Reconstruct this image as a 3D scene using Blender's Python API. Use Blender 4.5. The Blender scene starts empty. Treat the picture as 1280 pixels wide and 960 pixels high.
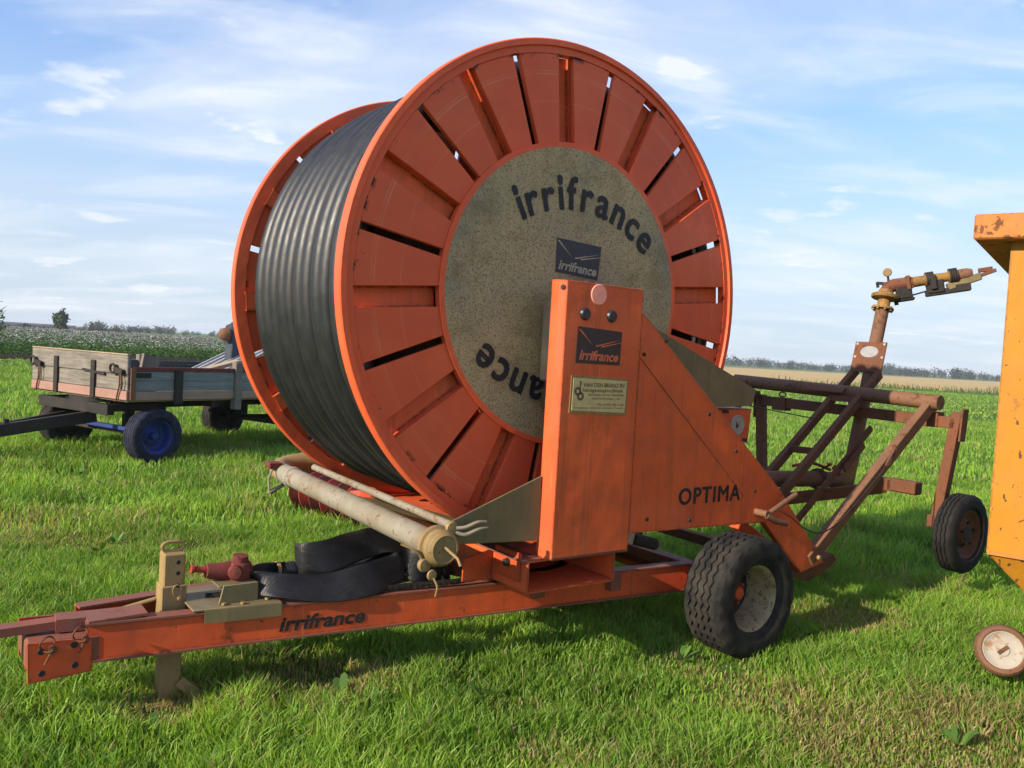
import bpy, bmesh, math, random
import numpy as np
from mathutils import Vector, Matrix
random.seed(7); RNG = np.random.default_rng(11)
SC = bpy.context.scene; COL = SC.collection
PI = math.pi; R_ = math.radians

# ------------------------------------------------------------------ camera
cam_d = bpy.data.cameras.new('camera'); cam = bpy.data.objects.new('camera', cam_d); COL.objects.link(cam)
PITCH, ROLL, FPX = 0.0400, 0.0571, 1037.2
_F = Vector((0, math.cos(PITCH), -math.sin(PITCH))); _R0 = Vector((1, 0, 0)); _U0 = Vector((0, math.sin(PITCH), math.cos(PITCH)))
_R = math.cos(ROLL)*_R0 + math.sin(ROLL)*_U0; _U = -math.sin(ROLL)*_R0 + math.cos(ROLL)*_U0
cam.matrix_world = Matrix(((_R.x, _U.x, -_F.x, 0), (_R.y, _U.y, -_F.y, 0), (_R.z, _U.z, -_F.z, 1.7), (0, 0, 0, 1)))
cam_d.sensor_width = 36; cam_d.lens = FPX/1280*36; cam_d.clip_start = .05; cam_d.clip_end = 5000
SC.camera = cam
SC.cycles.use_denoising = True

# ------------------------------------------------------------------ light
TH = 0.6218                                    # heading of the reel
SUN_EL = R_(25); _a = TH + PI + R_(1.0)        # direction towards the sun, along the reel's drawbar
SUN = Vector((math.cos(_a)*math.cos(SUN_EL), math.sin(_a)*math.cos(SUN_EL), math.sin(SUN_EL)))
sl = bpy.data.lights.new('sun', 'SUN'); sl.energy = 4.5; sl.angle = R_(.6); sl.color = (1, .86, .66)
so = bpy.data.objects.new('sun', sl); COL.objects.link(so); so.rotation_euler = SUN.to_track_quat('Z', 'Y').to_euler()
so.location = (-6, -4, 8)
SC.view_settings.view_transform = 'Standard'; SC.view_settings.look = 'None'; SC.view_settings.gamma = 1
SC.view_settings.exposure = 0.75; SC.view_settings.use_curve_mapping = False

def mk(nt, t, **kw):
    n = nt.nodes.new(t)
    for k, v in kw.items():
        if k in n.inputs.keys(): n.inputs[k].default_value = v
        else: setattr(n, k, v)
    return n
def lk(nt, a, b): nt.links.new(a, b)

W = bpy.data.worlds.new('World'); SC.world = W; W.use_nodes = True
nt = W.node_tree; nt.nodes.clear()
out = mk(nt, 'ShaderNodeOutputWorld'); bg = mk(nt, 'ShaderNodeBackground'); bg.inputs['Strength'].default_value = .12
sky = mk(nt, 'ShaderNodeTexSky'); sky.sky_type = 'NISHITA'; sky.sun_disc = False
sky.sun_elevation = SUN_EL; sky.sun_rotation = math.atan2(SUN.x, SUN.y); sky.air_density = 1.0; sky.dust_density = .3; sky.ozone_density = 1.6
geo = mk(nt, 'ShaderNodeTexCoord'); sep = mk(nt, 'ShaderNodeSeparateXYZ'); lk(nt, geo.outputs['Generated'], sep.inputs[0])
zz = mk(nt, 'ShaderNodeMath', operation='MAXIMUM'); lk(nt, sep.outputs['Z'], zz.inputs[0]); zz.inputs[1].default_value = 0
za = mk(nt, 'ShaderNodeMath', operation='ADD'); lk(nt, zz.outputs[0], za.inputs[0]); za.inputs[1].default_value = .16
dx = mk(nt, 'ShaderNodeMath', operation='DIVIDE'); lk(nt, sep.outputs['X'], dx.inputs[0]); lk(nt, za.outputs[0], dx.inputs[1])
dy = mk(nt, 'ShaderNodeMath', operation='DIVIDE'); lk(nt, sep.outputs['Y'], dy.inputs[0]); lk(nt, za.outputs[0], dy.inputs[1])
cv = mk(nt, 'ShaderNodeCombineXYZ'); lk(nt, dx.outputs[0], cv.inputs[0]); lk(nt, dy.outputs[0], cv.inputs[1])
def cloud(scale, sx, sy, rot, lo, hi, detail=7, dist=.6, rough=.55, off=(0, 0, 0)):
    mp = mk(nt, 'ShaderNodeMapping'); mp.inputs['Scale'].default_value = (sx, sy, 1); mp.inputs['Rotation'].default_value = (0, 0, rot); mp.inputs['Location'].default_value = off
    lk(nt, cv.outputs[0], mp.inputs[0])
    no = mk(nt, 'ShaderNodeTexNoise'); no.inputs['Scale'].default_value = scale; no.inputs['Detail'].default_value = detail
    no.inputs['Roughness'].default_value = rough; no.inputs['Distortion'].default_value = dist; lk(nt, mp.outputs[0], no.inputs['Vector'])
    r = mk(nt, 'ShaderNodeMapRange', interpolation_type='SMOOTHSTEP'); r.inputs['From Min'].default_value = lo; r.inputs['From Max'].default_value = hi
    lk(nt, no.outputs['Fac'], r.inputs['Value']); return r.outputs['Result']
c1 = cloud(.75, .8, 1.3,   .35, .40, .74, off=(3.1, 1.7, 0))
c2 = cloud(2.6, .6, 1.3, -.25, .43, .74, dist=.6, off=(.6, 4.2, 0))
c3 = cloud(2.4, .9, 1.1, .1, .60, .68, detail=8, dist=.1, off=(1.3, 8.0, 0))
def m2(op, a, b):
    n = mk(nt, 'ShaderNodeMath', operation=op)
    for i, v in enumerate((a, b)):
        if isinstance(v, (int, float)): n.inputs[i].default_value = v
        else: lk(nt, v, n.inputs[i])
    return n.outputs[0]
# thin milky veil thickening towards the horizon
hz = mk(nt, 'ShaderNodeMapRange', interpolation_type='SMOOTHSTEP'); lk(nt, zz.outputs[0], hz.inputs['Value'])
hz.inputs['From Min'].default_value = 0; hz.inputs['From Max'].default_value = .46; hz.inputs['To Min'].default_value = .92; hz.inputs['To Max'].default_value = .02
cm = mk(nt, 'ShaderNodeMath', operation='MAXIMUM'); lk(nt, m2('MINIMUM', m2('ADD', m2('ADD', m2('MULTIPLY', c1, .62), m2('MULTIPLY', c2, .52)), m2('MULTIPLY', c3, .55)), .92), cm.inputs[0]); cm.inputs[1].default_value = 0
blue = mk(nt, 'ShaderNodeMixRGB', blend_type='MULTIPLY'); blue.inputs[0].default_value = 1; lk(nt, sky.outputs[0], blue.inputs[1]); blue.inputs[2].default_value = (.68, .92, 1.24, 1)
mx = mk(nt, 'ShaderNodeMixRGB'); lk(nt, cm.outputs[0], mx.inputs[0]); lk(nt, blue.outputs[0], mx.inputs[1]); mx.inputs[2].default_value = (5.0, 5.25, 5.6, 1)
vl = mk(nt, 'ShaderNodeMixRGB'); lk(nt, hz.outputs[0], vl.inputs[0]); lk(nt, blue.outputs[0], vl.inputs[1]); vl.inputs[2].default_value = (3.15, 3.65, 4.25, 1)
lk(nt, vl.outputs[0], mx.inputs[1]); mx.inputs[2].default_value = (4.7, 4.95, 5.3, 1)
lk(nt, mx.outputs[0], bg.inputs['Color']); lk(nt, bg.outputs[0], out.inputs[0])

# ------------------------------------------------------------------ materials
MATS = {}
def base_mat(name):
    m = bpy.data.materials.new(name); m.use_nodes = True; nt = m.node_tree; nt.nodes.clear()
    o = mk(nt, 'ShaderNodeOutputMaterial'); p = mk(nt, 'ShaderNodeBsdfPrincipled'); lk(nt, p.outputs[0], o.inputs[0])
    MATS[name] = m; return m, nt, p
def noise(nt, vec, scale, detail=4, rough=.55, dist=0):
    n = mk(nt, 'ShaderNodeTexNoise'); n.inputs['Scale'].default_value = scale; n.inputs['Detail'].default_value = detail
    n.inputs['Roughness'].default_value = rough; n.inputs['Distortion'].default_value = dist
    if vec is not None: lk(nt, vec, n.inputs['Vector'])
    return n.outputs['Fac']
def rng(nt, v, a, b, c=0, d=1):
    r = mk(nt, 'ShaderNodeMapRange'); lk(nt, v, r.inputs['Value'])
    for k, x in zip(('From Min', 'From Max', 'To Min', 'To Max'), (a, b, c, d)): r.inputs[k].default_value = x
    return r.outputs['Result']
def mix(nt, f, a, b, mode='MIX'):
    n = mk(nt, 'ShaderNodeMixRGB', blend_type=mode)
    for i, v in enumerate((f, a, b)):
        if isinstance(v, (int, float)): n.inputs[i].default_value = v
        elif isinstance(v, tuple): n.inputs[i].default_value = (*v, 1)
        else: lk(nt, v, n.inputs[i])
    return n.outputs[0]
def mapped(nt, scale=(1, 1, 1), rot=(0, 0, 0)):
    t = mk(nt, 'ShaderNodeTexCoord'); mp = mk(nt, 'ShaderNodeMapping'); mp.inputs['Scale'].default_value = scale; mp.inputs['Rotation'].default_value = rot
    lk(nt, t.outputs['Object'], mp.inputs[0]); return mp.outputs[0]
def bump(nt, p, h, s, d=.01):
    b = mk(nt, 'ShaderNodeBump'); b.inputs['Strength'].default_value = s; b.inputs['Distance'].default_value = d
    lk(nt, h, b.inputs['Height']); lk(nt, b.outputs[0], p.inputs['Normal'])
def worn(name, col, col2, rust=(.10, .035, .014), spots=.70, spot_scale=38, streak=True, rough=.5, metal=0, dirt=.25, dirtcol=(.12, .085, .05), big=2.2, bumpy=.15, grain=None, edge=0, fade=None, dent=0, speck=False):
    """painted or bare metal: two tones, dirt clouds, drip streaks, sharp rust chips"""
    m, nt, p = base_mat(name); v = mapped(nt)
    c = mix(nt, rng(nt, noise(nt, v, big, 5, .6), .35, .65), col, col2)
    if grain:
        c = mix(nt, rng(nt, noise(nt, v, grain[0], 2, .7), .38, .62), c, grain[1])
    c = mix(nt, rng(nt, noise(nt, v, 7, 6, .65), .45, .8, 0, dirt), c, dirtcol)
    if streak:
        vs = mapped(nt, (14, 14, .7)); c = mix(nt, rng(nt, noise(nt, vs, 2.2, 4, .6), .52, .8, 0, dirt*1.3), c, dirtcol)
    sp = rng(nt, noise(nt, v, spot_scale, 5, .7, .3), spots, spots+.025); c = mix(nt, sp, c, rust)
    big_r = rng(nt, noise(nt, v, 5.5, 7, .72), spots-.02, spots+.06); c = mix(nt, big_r, c, rust)
    if speck: c = mix(nt, rng(nt, noise(nt, mapped(nt, (1, 1, .45)), 42, 2, .5), .665, .685), c, rust)
    if fade: c = mix(nt, rng(nt, noise(nt, v, 1.3, 4, .6), .5, .75, 0, .55), c, fade)
    if edge:
        bv = mk(nt, 'ShaderNodeBevel'); bv.samples = 4; bv.inputs['Radius'].default_value = .02; gm = mk(nt, 'ShaderNodeNewGeometry'); dt = mk(nt, 'ShaderNodeVectorMath', operation='DOT_PRODUCT')
        lk(nt, bv.outputs[0], dt.inputs[0]); lk(nt, gm.outputs['Normal'], dt.inputs[1]); em = rng(nt, dt.outputs['Value'], .995, .90); ml = mk(nt, 'ShaderNodeMath', operation='MULTIPLY'); lk(nt, em, ml.inputs[0]); lk(nt, rng(nt, noise(nt, v, 24, 6, .75), .40, .52, 0, edge), ml.inputs[1])
        c = mix(nt, ml.outputs[0], c, tuple(x*1.4 for x in rust))
        vx = mapped(nt, (60, 60, 2.2), (.15, .3, 0)); c = mix(nt, rng(nt, noise(nt, vx, 1.5, 3, .5), .70, .73, 0, .5), c, tuple(min(1, x*1.25+.06) for x in col))
    p.inputs['Specular IOR Level'].default_value = .22
    lk(nt, c, p.inputs['Base Color']); p.inputs['Metallic'].default_value = metal
    rr = rng(nt, noise(nt, v, 9, 4), .3, .7, rough-.1, rough+.15); lk(nt, rr, p.inputs['Roughness'])
    hgt = noise(nt, v, spot_scale*1.6, 4, .6)
    if dent:
        b1 = mk(nt, 'ShaderNodeBump'); b1.inputs['Strength'].default_value = dent; b1.inputs['Distance'].default_value = .05; lk(nt, noise(nt, v, 3.2, 2, .4), b1.inputs['Height'])
    bump(nt, p, hgt, bumpy, .004)
    if dent: lk(nt, b1.outputs[0], p.inputs['Normal'].links[0].from_node.inputs['Normal'])
    return m
def flat(name, col, rough=.6, metal=0, var=.25, scale=30):
    m, nt, p = base_mat(name); v = mapped(nt)
    c = mix(nt, rng(nt, noise(nt, v, scale, 4), .3, .7, 0, 1), tuple(x*(1-var) for x in col), tuple(min(1, x*(1+var)) for x in col))
    lk(nt, c, p.inputs['Base Color']); p.inputs['Roughness'].default_value = rough; p.inputs['Metallic'].default_value = metal
    bump(nt, p, noise(nt, v, scale*3, 3), .1, .003); return m
worn('orange', (.76, .130, .040), (.64, .100, .034), spots=.675, dirt=.46, rough=.40, bumpy=.06, edge=.9, fade=(.62, .17, .085), dent=.35, dirtcol=(.22, .075, .04))
worn('orange_frame', (.68, .105, .028), (.50, .072, .024), spots=.645, dirt=.45, rough=.5, dirtcol=(.17, .07, .04), bumpy=.12, edge=.9, dent=.2)
worn('orange_top', (.26, .080, .050), (.18, .068, .050), spots=.64, dirt=.5, rough=.6, dirtcol=(.18, .11, .08))
worn('galv_olive', (.24, .185, .09), (.17, .14, .075), spots=.74, dirt=.35, rough=.55, metal=.25, dirtcol=(.09, .07, .04), big=3)
worn('pipe_grey', (.27, .25, .20), (.20, .165, .115), rust=(.16, .085, .04), spots=.60, spot_scale=20, dirt=.6, dirtcol=(.17, .115, .065), rough=.6, streak=False)
worn('galv_tan', (.33, .225, .095), (.24, .165, .075), rust=(.14, .06, .025), spots=.66, dirt=.35, rough=.6, metal=.1)
worn('rust', (.175, .068, .034), (.125, .052, .029), rust=(.07, .030, .018), spots=.6, dirt=.3, dirtcol=(.09, .05, .035), rough=.75, bumpy=.35)
worn('rust_light', (.205, .100, .055), (.15, .075, .045), rust=(.09, .035, .02), spots=.6, dirt=.35, rough=.7, bumpy=.3)
worn('brass_yellow', (.33, .18, .035), (.22, .12, .045), rust=(.16, .08, .04), spots=.56, dirt=.35, dirtcol=(.12, .08, .05), rough=.5)
worn('dark_metal', (.018, .017, .017), (.034, .029, .026), rust=(.10, .05, .03), spots=.66, dirt=.3, dirtcol=(.08, .06, .045), rough=.6)
worn('yellow', (.47, .205, .014), (.41, .165, .013), rust=(.10, .045, .02), speck=True, spots=.66, spot_scale=30, edge=.9, dent=.25, dirt=.45, dirtcol=(.34, .15, .04), rough=.5, bumpy=.12)
worn('yellow_rim', (.52, .20, .04), (.42, .15, .04), rust=(.14, .05, .02), spots=.58, spot_scale=16, dirt=.45, dirtcol=(.2, .09, .04), rough=.6)
worn('maroon', (.17, .035, .028), (.12, .03, .026), rust=(.05, .03, .03), spots=.6, dirt=.3, rough=.6)
worn('red_paint', (.40, .04, .03), (.27, .04, .035), rust=(.10, .05, .04), spots=.6, dirt=.35, rough=.6)
worn('rim_cream', (.40, .33, .20), (.30, .22, .12), rust=(.17, .08, .03), spots=.57, dirt=.45, dirtcol=(.14, .09, .05), rough=.6)
worn('blue_paint', (.025, .05, .26), (.02, .04, .17), rust=(.05, .05, .07), spots=.62, dirt=.3, dirtcol=(.06, .06, .08), rough=.5)
worn('blue_board', (.03, .05, .09), (.05, .06, .08), spots=.66, dirt=.35, rough=.7)
worn('zinc', (.42, .44, .47), (.34, .36, .38), rust=(.2, .14, .09), spots=.68, dirt=.3, dirtcol=(.25, .2, .15), rough=.45, metal=.4)
worn('chalk', (.42, .39, .34), (.33, .30, .26), rust=(.25, .14, .08), spots=.62, dirt=.35, dirtcol=(.3, .25, .2), rough=.7)
flat('decal_dark', (.016, .017, .026), .45); flat('decal_orange', (.60, .13, .05), .5); flat('decal_tan', (.30, .27, .19), .6)
flat('print_brown', (.10, .07, .035), .6); flat('plate_cream', (.50, .40, .19), .4, var=.1); flat('button_black', (.018, .02, .03), .4)
flat('reflector', (.95, .33, .24), .35, var=.08); flat('oval_white', (.26, .26, .27), .45, var=.12); flat('black_rubber', (.018, .018, .019), .5)
worn('lettering_black', (.016, .016, .022), (.024, .023, .027), rust=(.20, .13, .07), spots=.66, spot_scale=45, dirt=.25, streak=False, bumpy=.03)

# flange panels: orange with abrasion circles left by the hose and scuffs
def panel_mat():
    m, nt, p = base_mat('flange_orange'); v = mapped(nt)
    c = mix(nt, rng(nt, noise(nt, v, 2.0, 5, .6), .35, .65), (.78, .118, .040), (.68, .098, .036))
    c = mix(nt, rng(nt, noise(nt, v, 6, 6, .65), .5, .8, 0, .30), c, (.30, .08, .04))
    t = mk(nt, 'ShaderNodeTexCoord'); s = mk(nt, 'ShaderNodeSeparateXYZ'); lk(nt, t.outputs['Object'], s.inputs[0])
    def M(op, a, b=None):
        n = mk(nt, 'ShaderNodeMath', operation=op)
        for i, q in enumerate((a, b)):
            if q is None: continue
            if isinstance(q, (int, float)): n.inputs[i].default_value = q
            else: lk(nt, q, n.inputs[i])
        return n.outputs[0]
    zc = M('SUBTRACT', s.outputs['Z'], 2.0145); r = M('SQRT', M('ADD', M('MULTIPLY', s.outputs['X'], s.outputs['X']), M('MULTIPLY', zc, zc)))
    oi = mk(nt, 'ShaderNodeObjectInfo'); c = mix(nt, rng(nt, oi.outputs['Random'], 0, 1, 0, .32), c, (.58, .095, .04)); c = mix(nt, rng(nt, noise(nt, v, 1.1, 5, .65), .5, .72, 0, .5), c, (.78, .18, .075))
    fade = rng(nt, noise(nt, v, 3.5, 3), .4, .6, .12, .55)
    for rad, w in ((1.158, .006), (1.174, .003), (1.02, .003)):
        d = M('ABSOLUTE', M('SUBTRACT', r, rad)); k = rng(nt, d, w*.4, w, 1, 0)
        c = mix(nt, M('MULTIPLY', k, fade), c, (.74, .24, .12))
    edge = M('MULTIPLY', M('MULTIPLY', rng(nt, r, 1.235, 1.258), rng(nt, r, 1.268, 1.262)), rng(nt, noise(nt, v, 13, 5, .7), .56, .6)); c = mix(nt, edge, c, (.05, .02, .012))
    sc = rng(nt, noise(nt, v, 30, 5, .7, .3), .735, .75); c = mix(nt, sc, c, (.09, .03, .014))
    p.inputs['Specular IOR Level'].default_value = .22; lk(nt, c, p.inputs['Base Color']); p.inputs['Roughness'].default_value = .45; bump(nt, p, noise(nt, v, 4, 3), .25, .03)
panel_mat()
def disc_mat():
    m, nt, p = base_mat('hub_sheet'); v = mapped(nt)
    c = mix(nt, rng(nt, noise(nt, v, 1.6, 5, .6), .36, .64), (.42, .295, .13), (.30, .235, .14))
    vo = mk(nt, 'ShaderNodeTexVoronoi'); vo.inputs['Scale'].default_value = 150; lk(nt, v, vo.inputs['Vector'])
    g = mk(nt, 'ShaderNodeSeparateColor'); lk(nt, vo.outputs['Color'], g.inputs[0])
    c = mix(nt, rng(nt, g.outputs[0], 0, 1, -.0, .55), c, (.48, .37, .22)); c = mix(nt, rng(nt, g.outputs[1], .68, .8, 0, .6), c, (.085, .07, .045))
    c = mix(nt, rng(nt, noise(nt, v, 4, 6, .7), .50, .68, 0, .65), c, (.17, .11, .04)); c = mix(nt, rng(nt, noise(nt, v, .9, 5, .65), .52, .66, 0, .5), c, (.15, .14, .12))
    st = mapped(nt, (1, 1, 9), (0, .42, 0)); c = mix(nt, rng(nt, noise(nt, st, 1.4, 3), .62, .70, 0, .6), c, (.24, .13, .035))
    lk(nt, c, p.inputs['Base Color']); p.inputs['Specular IOR Level'].default_value = .2; p.inputs['Roughness'].default_value = .6; bump(nt, p, g.outputs[0], .06, .002)
disc_mat()
def hose_mat():
    m, nt, p = base_mat('polyethylene'); v = mapped(nt)
    c = mix(nt, rng(nt, noise(nt, v, 6, 6, .7), .35, .7), (.008, .009, .011), (.017, .017, .019))
    c = mix(nt, rng(nt, noise(nt, v, 60, 5, .75), .66, .74, 0, .6), c, (.06, .058, .052))
    lk(nt, c, p.inputs['Base Color']); lk(nt, rng(nt, noise(nt, v, 12, 5), .3, .7, .40, .55), p.inputs['Roughness']); bump(nt, p, noise(nt, v, 30, 5), .08, .01)
    p.inputs['Specular IOR Level'].default_value = .5
hose_mat()
def layflat_mat():
    m, nt, p = base_mat('layflat_rubber'); v = mapped(nt)
    w = mk(nt, 'ShaderNodeTexWave'); w.inputs['Scale'].default_value = 60; lk(nt, mapped(nt, (1, .3, 1)), w.inputs['Vector'])
    c = mix(nt, rng(nt, noise(nt, v, 9, 5), .35, .7), (.007, .007, .008), (.018, .017, .018)); c = mix(nt, rng(nt, noise(nt, v, 26, 5, .7), .62, .75, 0, .5), c, (.09, .08, .065))
    lk(nt, c, p.inputs['Base Color']); p.inputs['Specular IOR Level'].default_value = .35; p.inputs['Roughness'].default_value = .42; bump(nt, p, w.outputs['Fac'], .25, .003); b2 = mk(nt, 'ShaderNodeBump'); b2.inputs['Strength'].default_value = .16; b2.inputs['Distance'].default_value = .03; lk(nt, noise(nt, mapped(nt, (1, 1, 2.2)), 9, 3, .5, .8), b2.inputs['Height']); lk(nt, b2.outputs[0], p.inputs['Normal'].links[0].from_node.inputs['Normal'])
layflat_mat()
def tyre_mat(name, c0, c1):
    m, nt, p = base_mat(name); v = mapped(nt)
    c = mix(nt, rng(nt, noise(nt, v, 8, 6, .7), .4, .68), c0, c1); p.inputs['Specular IOR Level'].default_value = .2; lk(nt, c, p.inputs['Base Color']); p.inputs['Roughness'].default_value = .8; bump(nt, p, noise(nt, v, 60, 4), .25, .004)
tyre_mat('tyre', (.012, .012, .013), (.048, .042, .035)); tyre_mat('tyre_dark', (.010, .010, .011), (.024, .022, .021))
tyre_mat('tyre_blue', (.014, .015, .022), (.03, .036, .07))
def wood_mat(name, a, b, crack=.03, sc=(1.2, 14, 14)):
    m, nt, p = base_mat(name); v = mapped(nt, sc); v2 = mapped(nt)
    c = mix(nt, rng(nt, noise(nt, v, 2.2, 7, .65, .3), .32, .68), a, b)
    c = mix(nt, rng(nt, noise(nt, v2, 3, 5, .6), .5, .75, 0, .45), c, tuple(x*.55 for x in a)); c = mix(nt, rng(nt, noise(nt, v, 4.5, 6, .7), .64, .68, 0, .8), c, (crack, crack*.85, crack*.7))
    lk(nt, c, p.inputs['Base Color']); p.inputs['Roughness'].default_value = .85; bump(nt, p, noise(nt, v, 5, 6), .35, .006)
wood_mat('wood_grey', (.12, .10, .08), (.25, .225, .19), sc=(14, 1.2, 14)); wood_mat('wood_pink', (.36, .19, .15), (.28, .165, .13), sc=(14, 1.2, 14))
wood_mat('wood_side', (.14, .155, .155), (.22, .245, .245)); wood_mat('wood_side_pink', (.34, .22, .17), (.28, .2, .15)); wood_mat('wood_post', (.13, .11, .09), (.22, .19, .16), sc=(14, 14, 1.2)); wood_mat('wood_old', (.28, .20, .13), (.42, .31, .21))

def leaf_mat(name, attr=True, col=(.06, .12, .02), trans=.35, rough=.5, spec=.35):
    m = bpy.data.materials.new(name); m.use_nodes = True; nt = m.node_tree; nt.nodes.clear(); MATS[name] = m
    o = mk(nt, 'ShaderNodeOutputMaterial'); p = mk(nt, 'ShaderNodeBsdfPrincipled'); tr = mk(nt, 'ShaderNodeBsdfTranslucent'); ms = mk(nt, 'ShaderNodeMixShader')
    p.inputs['Roughness'].default_value = rough; p.inputs['Specular IOR Level'].default_value = spec; ms.inputs[0].default_value = trans
    if attr:
        a = mk(nt, 'ShaderNodeAttribute'); a.attribute_name = 'tint'; c = a.outputs['Color']
        lk(nt, c, p.inputs['Base Color']); g = mix(nt, 1.0, c, (1.25, 1.2, .6), 'MULTIPLY'); lk(nt, g, tr.inputs['Color'])
    else: p.inputs['Base Color'].default_value = (*col, 1); tr.inputs['Color'].default_value = (*col, 1)
    lk(nt, p.outputs[0], ms.inputs[1]); lk(nt, tr.outputs[0], ms.inputs[2]); lk(nt, ms.outputs[0], o.inputs[0])
leaf_mat('grass_blade', trans=.45); leaf_mat('leaf', trans=.3); leaf_mat('far_leaf', trans=.12, rough=.9, spec=.1)
def ground_mat(name, cols, s1=.35, s2=9, b=.5):
    m, nt, p = base_mat(name); v = mapped(nt)
    c = mix(nt, rng(nt, noise(nt, v, s1, 6, .6), .35, .65), cols[0], cols[1]); c = mix(nt, rng(nt, noise(nt, v, s2, 6, .7), .4, .7), c, cols[2])
    lk(nt, c, p.inputs['Base Color']); p.inputs['Roughness'].default_value = .95; p.inputs['Specular IOR Level'].default_value = .1; bump(nt, p, noise(nt, v, s2*2, 5, .7), b, .08)
ground_mat('lawn', [(.10, .20, .022), (.075, .15, .018), (.05, .075, .018)])
ground_mat('stubble', [(.52, .38, .18), (.46, .32, .14), (.40, .29, .13)], .05, 1.2)
ground_mat('green_strip', [(.14, .19, .05), (.17, .21, .07), (.10, .15, .04)], .03, .6); ground_mat('soil', [(.10, .075, .055), (.08, .06, .045), (.07, .055, .04)], .1, 2)
ground_mat('soil_far', [(.14, .10, .09), (.12, .085, .08), (.10, .08, .07)], .02, .5)

# ------------------------------------------------------------------ mesh helpers
class B:
    def __init__(s): s.v = []; s.f = []
    def add(s, vs, fs):
        k = len(s.v); s.v += [tuple(p) for p in vs]; s.f += [tuple(i+k for i in f) for f in fs]; return s
    def box(s, c, d, rot=None):
        x, y, z = d[0]/2, d[1]/2, d[2]/2; pts = [Vector(q) for q in ((-x, -y, -z), (x, -y, -z), (x, y, -z), (-x, y, -z), (-x, -y, z), (x, -y, z), (x, y, z), (-x, y, z))]
        if rot is not None: pts = [rot @ q for q in pts]
        c = Vector(c); return s.add([q+c for q in pts], [(0, 3, 2, 1), (4, 5, 6, 7), (0, 1, 5, 4), (1, 2, 6, 5), (2, 3, 7, 6), (3, 0, 4, 7)])
    def span(s, a, b): return s.box([(p+q)/2 for p, q in zip(a, b)], [abs(q-p) for p, q in zip(a, b)])
    def bar(s, p, q, w, h, up=(0, 0, 1)):
        p, q = Vector(p), Vector(q); d = (q-p); L = d.length; d.normalize(); sd = d.cross(Vector(up))
        if sd.length < 1e-4: sd = d.cross(Vector((1, 0, 0)))
        sd.normalize(); u = sd.cross(d); M = Matrix((d, sd, u)).transposed(); return s.box((p+q)/2, (L, w, h), M)
    def tube(s, path, r, n=12, cap=True):
        P = [Vector(p) for p in path]; rs = r if isinstance(r, (list, tuple)) else [r]*len(P); k = len(s.v); u = None
        for i, p in enumerate(P):
            t = (P[min(i+1, len(P)-1)]-P[max(i-1, 0)]).normalized()
            if u is None: u = t.orthogonal().normalized()
            else: u = (u-t*u.dot(t)).normalized()
            w = t.cross(u)
            s.v += [tuple(p+(u*math.cos(2*PI*j/n)+w*math.sin(2*PI*j/n))*rs[i]) for j in range(n)]
        for i in range(len(P)-1):
            for j in range(n): a = k+i*n+j; b_ = k+i*n+(j+1) % n; s.f.append((a, b_, b_+n, a+n))
        if cap: s.f.append(tuple(k+j for j in range(n))[::-1]); s.f.append(tuple(k+(len(P)-1)*n+j for j in range(n)))
        return s
    def lathe(s, prof, c, ax=(0, 1, 0), n=48, closed=False, shift=None):
        """prof: (radius, along axis)"""
        ax = Vector(ax).normalized(); e = ax.orthogonal().normalized(); g = ax.cross(e); c = Vector(c); k = len(s.v); m = len(prof)
        for j in range(n):
            a = 2*PI*j/n; rd = e*math.cos(a)+g*math.sin(a)
            for i, (r, h) in enumerate(prof):
                if shift: r, h = shift(i, j, r, h)
                s.v.append(tuple(c+rd*r+ax*h))
        for j in range(n):
            j2 = (j+1) % n
            for i in range(m if closed else m-1): i2 = (i+1) % m; s.f.append((k+j*m+i, k+j*m+i2, k+j2*m+i2, k+j2*m+i))
        return s
    def prism(s, poly, y0, y1):
        n = len(poly); return s.add([(x, y0, z) for x, z in poly]+[(x, y1, z) for x, z in poly], [tuple(range(n)), tuple(range(2*n-1, n-1, -1))]+[(i, i+n, (i+1) % n+n, (i+1) % n) for i in range(n)])
    def build(s, name, mat, parent=None, bev=0, ang=35, smooth=True, label=None):
        me = bpy.data.meshes.new(name); me.from_pydata(s.v, [], s.f)
        if bev:
            bm = bmesh.new(); bm.from_mesh(me); es = [e for e in bm.edges if len(e.link_faces) == 2 and e.calc_face_angle(0) > .6]
            bmesh.ops.bevel(bm, geom=es, offset=bev, segments=1, affect='EDGES', clamp_overlap=True); bm.to_mesh(me); bm.free()
        if smooth:
            me.polygons.foreach_set('use_smooth', [True]*len(me.polygons)); me.set_sharp_from_angle(angle=R_(ang))
        return link(name, me, mat, parent, label)
def link(name, me, mat, parent=None, label=None):
    if mat: me.materials.clear(); me.materials.append(MATS[mat])
    o = bpy.data.objects.new(name, me); COL.objects.link(o); o.parent = parent
    if label: o['label'] = label
    return o
def thing(name, label, cat, loc=(0, 0, 0), rz=0, group=None):
    o = bpy.data.objects.new(name, None); COL.objects.link(o); o.location = loc; o.rotation_euler = (0, 0, rz); o.empty_display_size = .1
    return tag(o, label, cat, group)
def tag(o, label, cat, group=None, kind=None):
    o['label'] = label; o['category'] = cat
    if group: o['group'] = group
    if kind: o['kind'] = kind
    return o
def cat_path(P, k=6):
    P = [Vector(p) for p in P]; Q = [P[0]*2-P[1]]+P+[P[-1]*2-P[-2]]; o = []
    for i in range(1, len(Q)-2):
        for t in range(k):
            t /= k; a, b_, c, d = Q[i-1:i+3]
            o.append(.5*((2*b_)+(c-a)*t+(2*a-5*b_+4*c-d)*t*t+(3*b_-a-3*c+d)*t**3))
    return o+[P[-1]]
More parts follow.
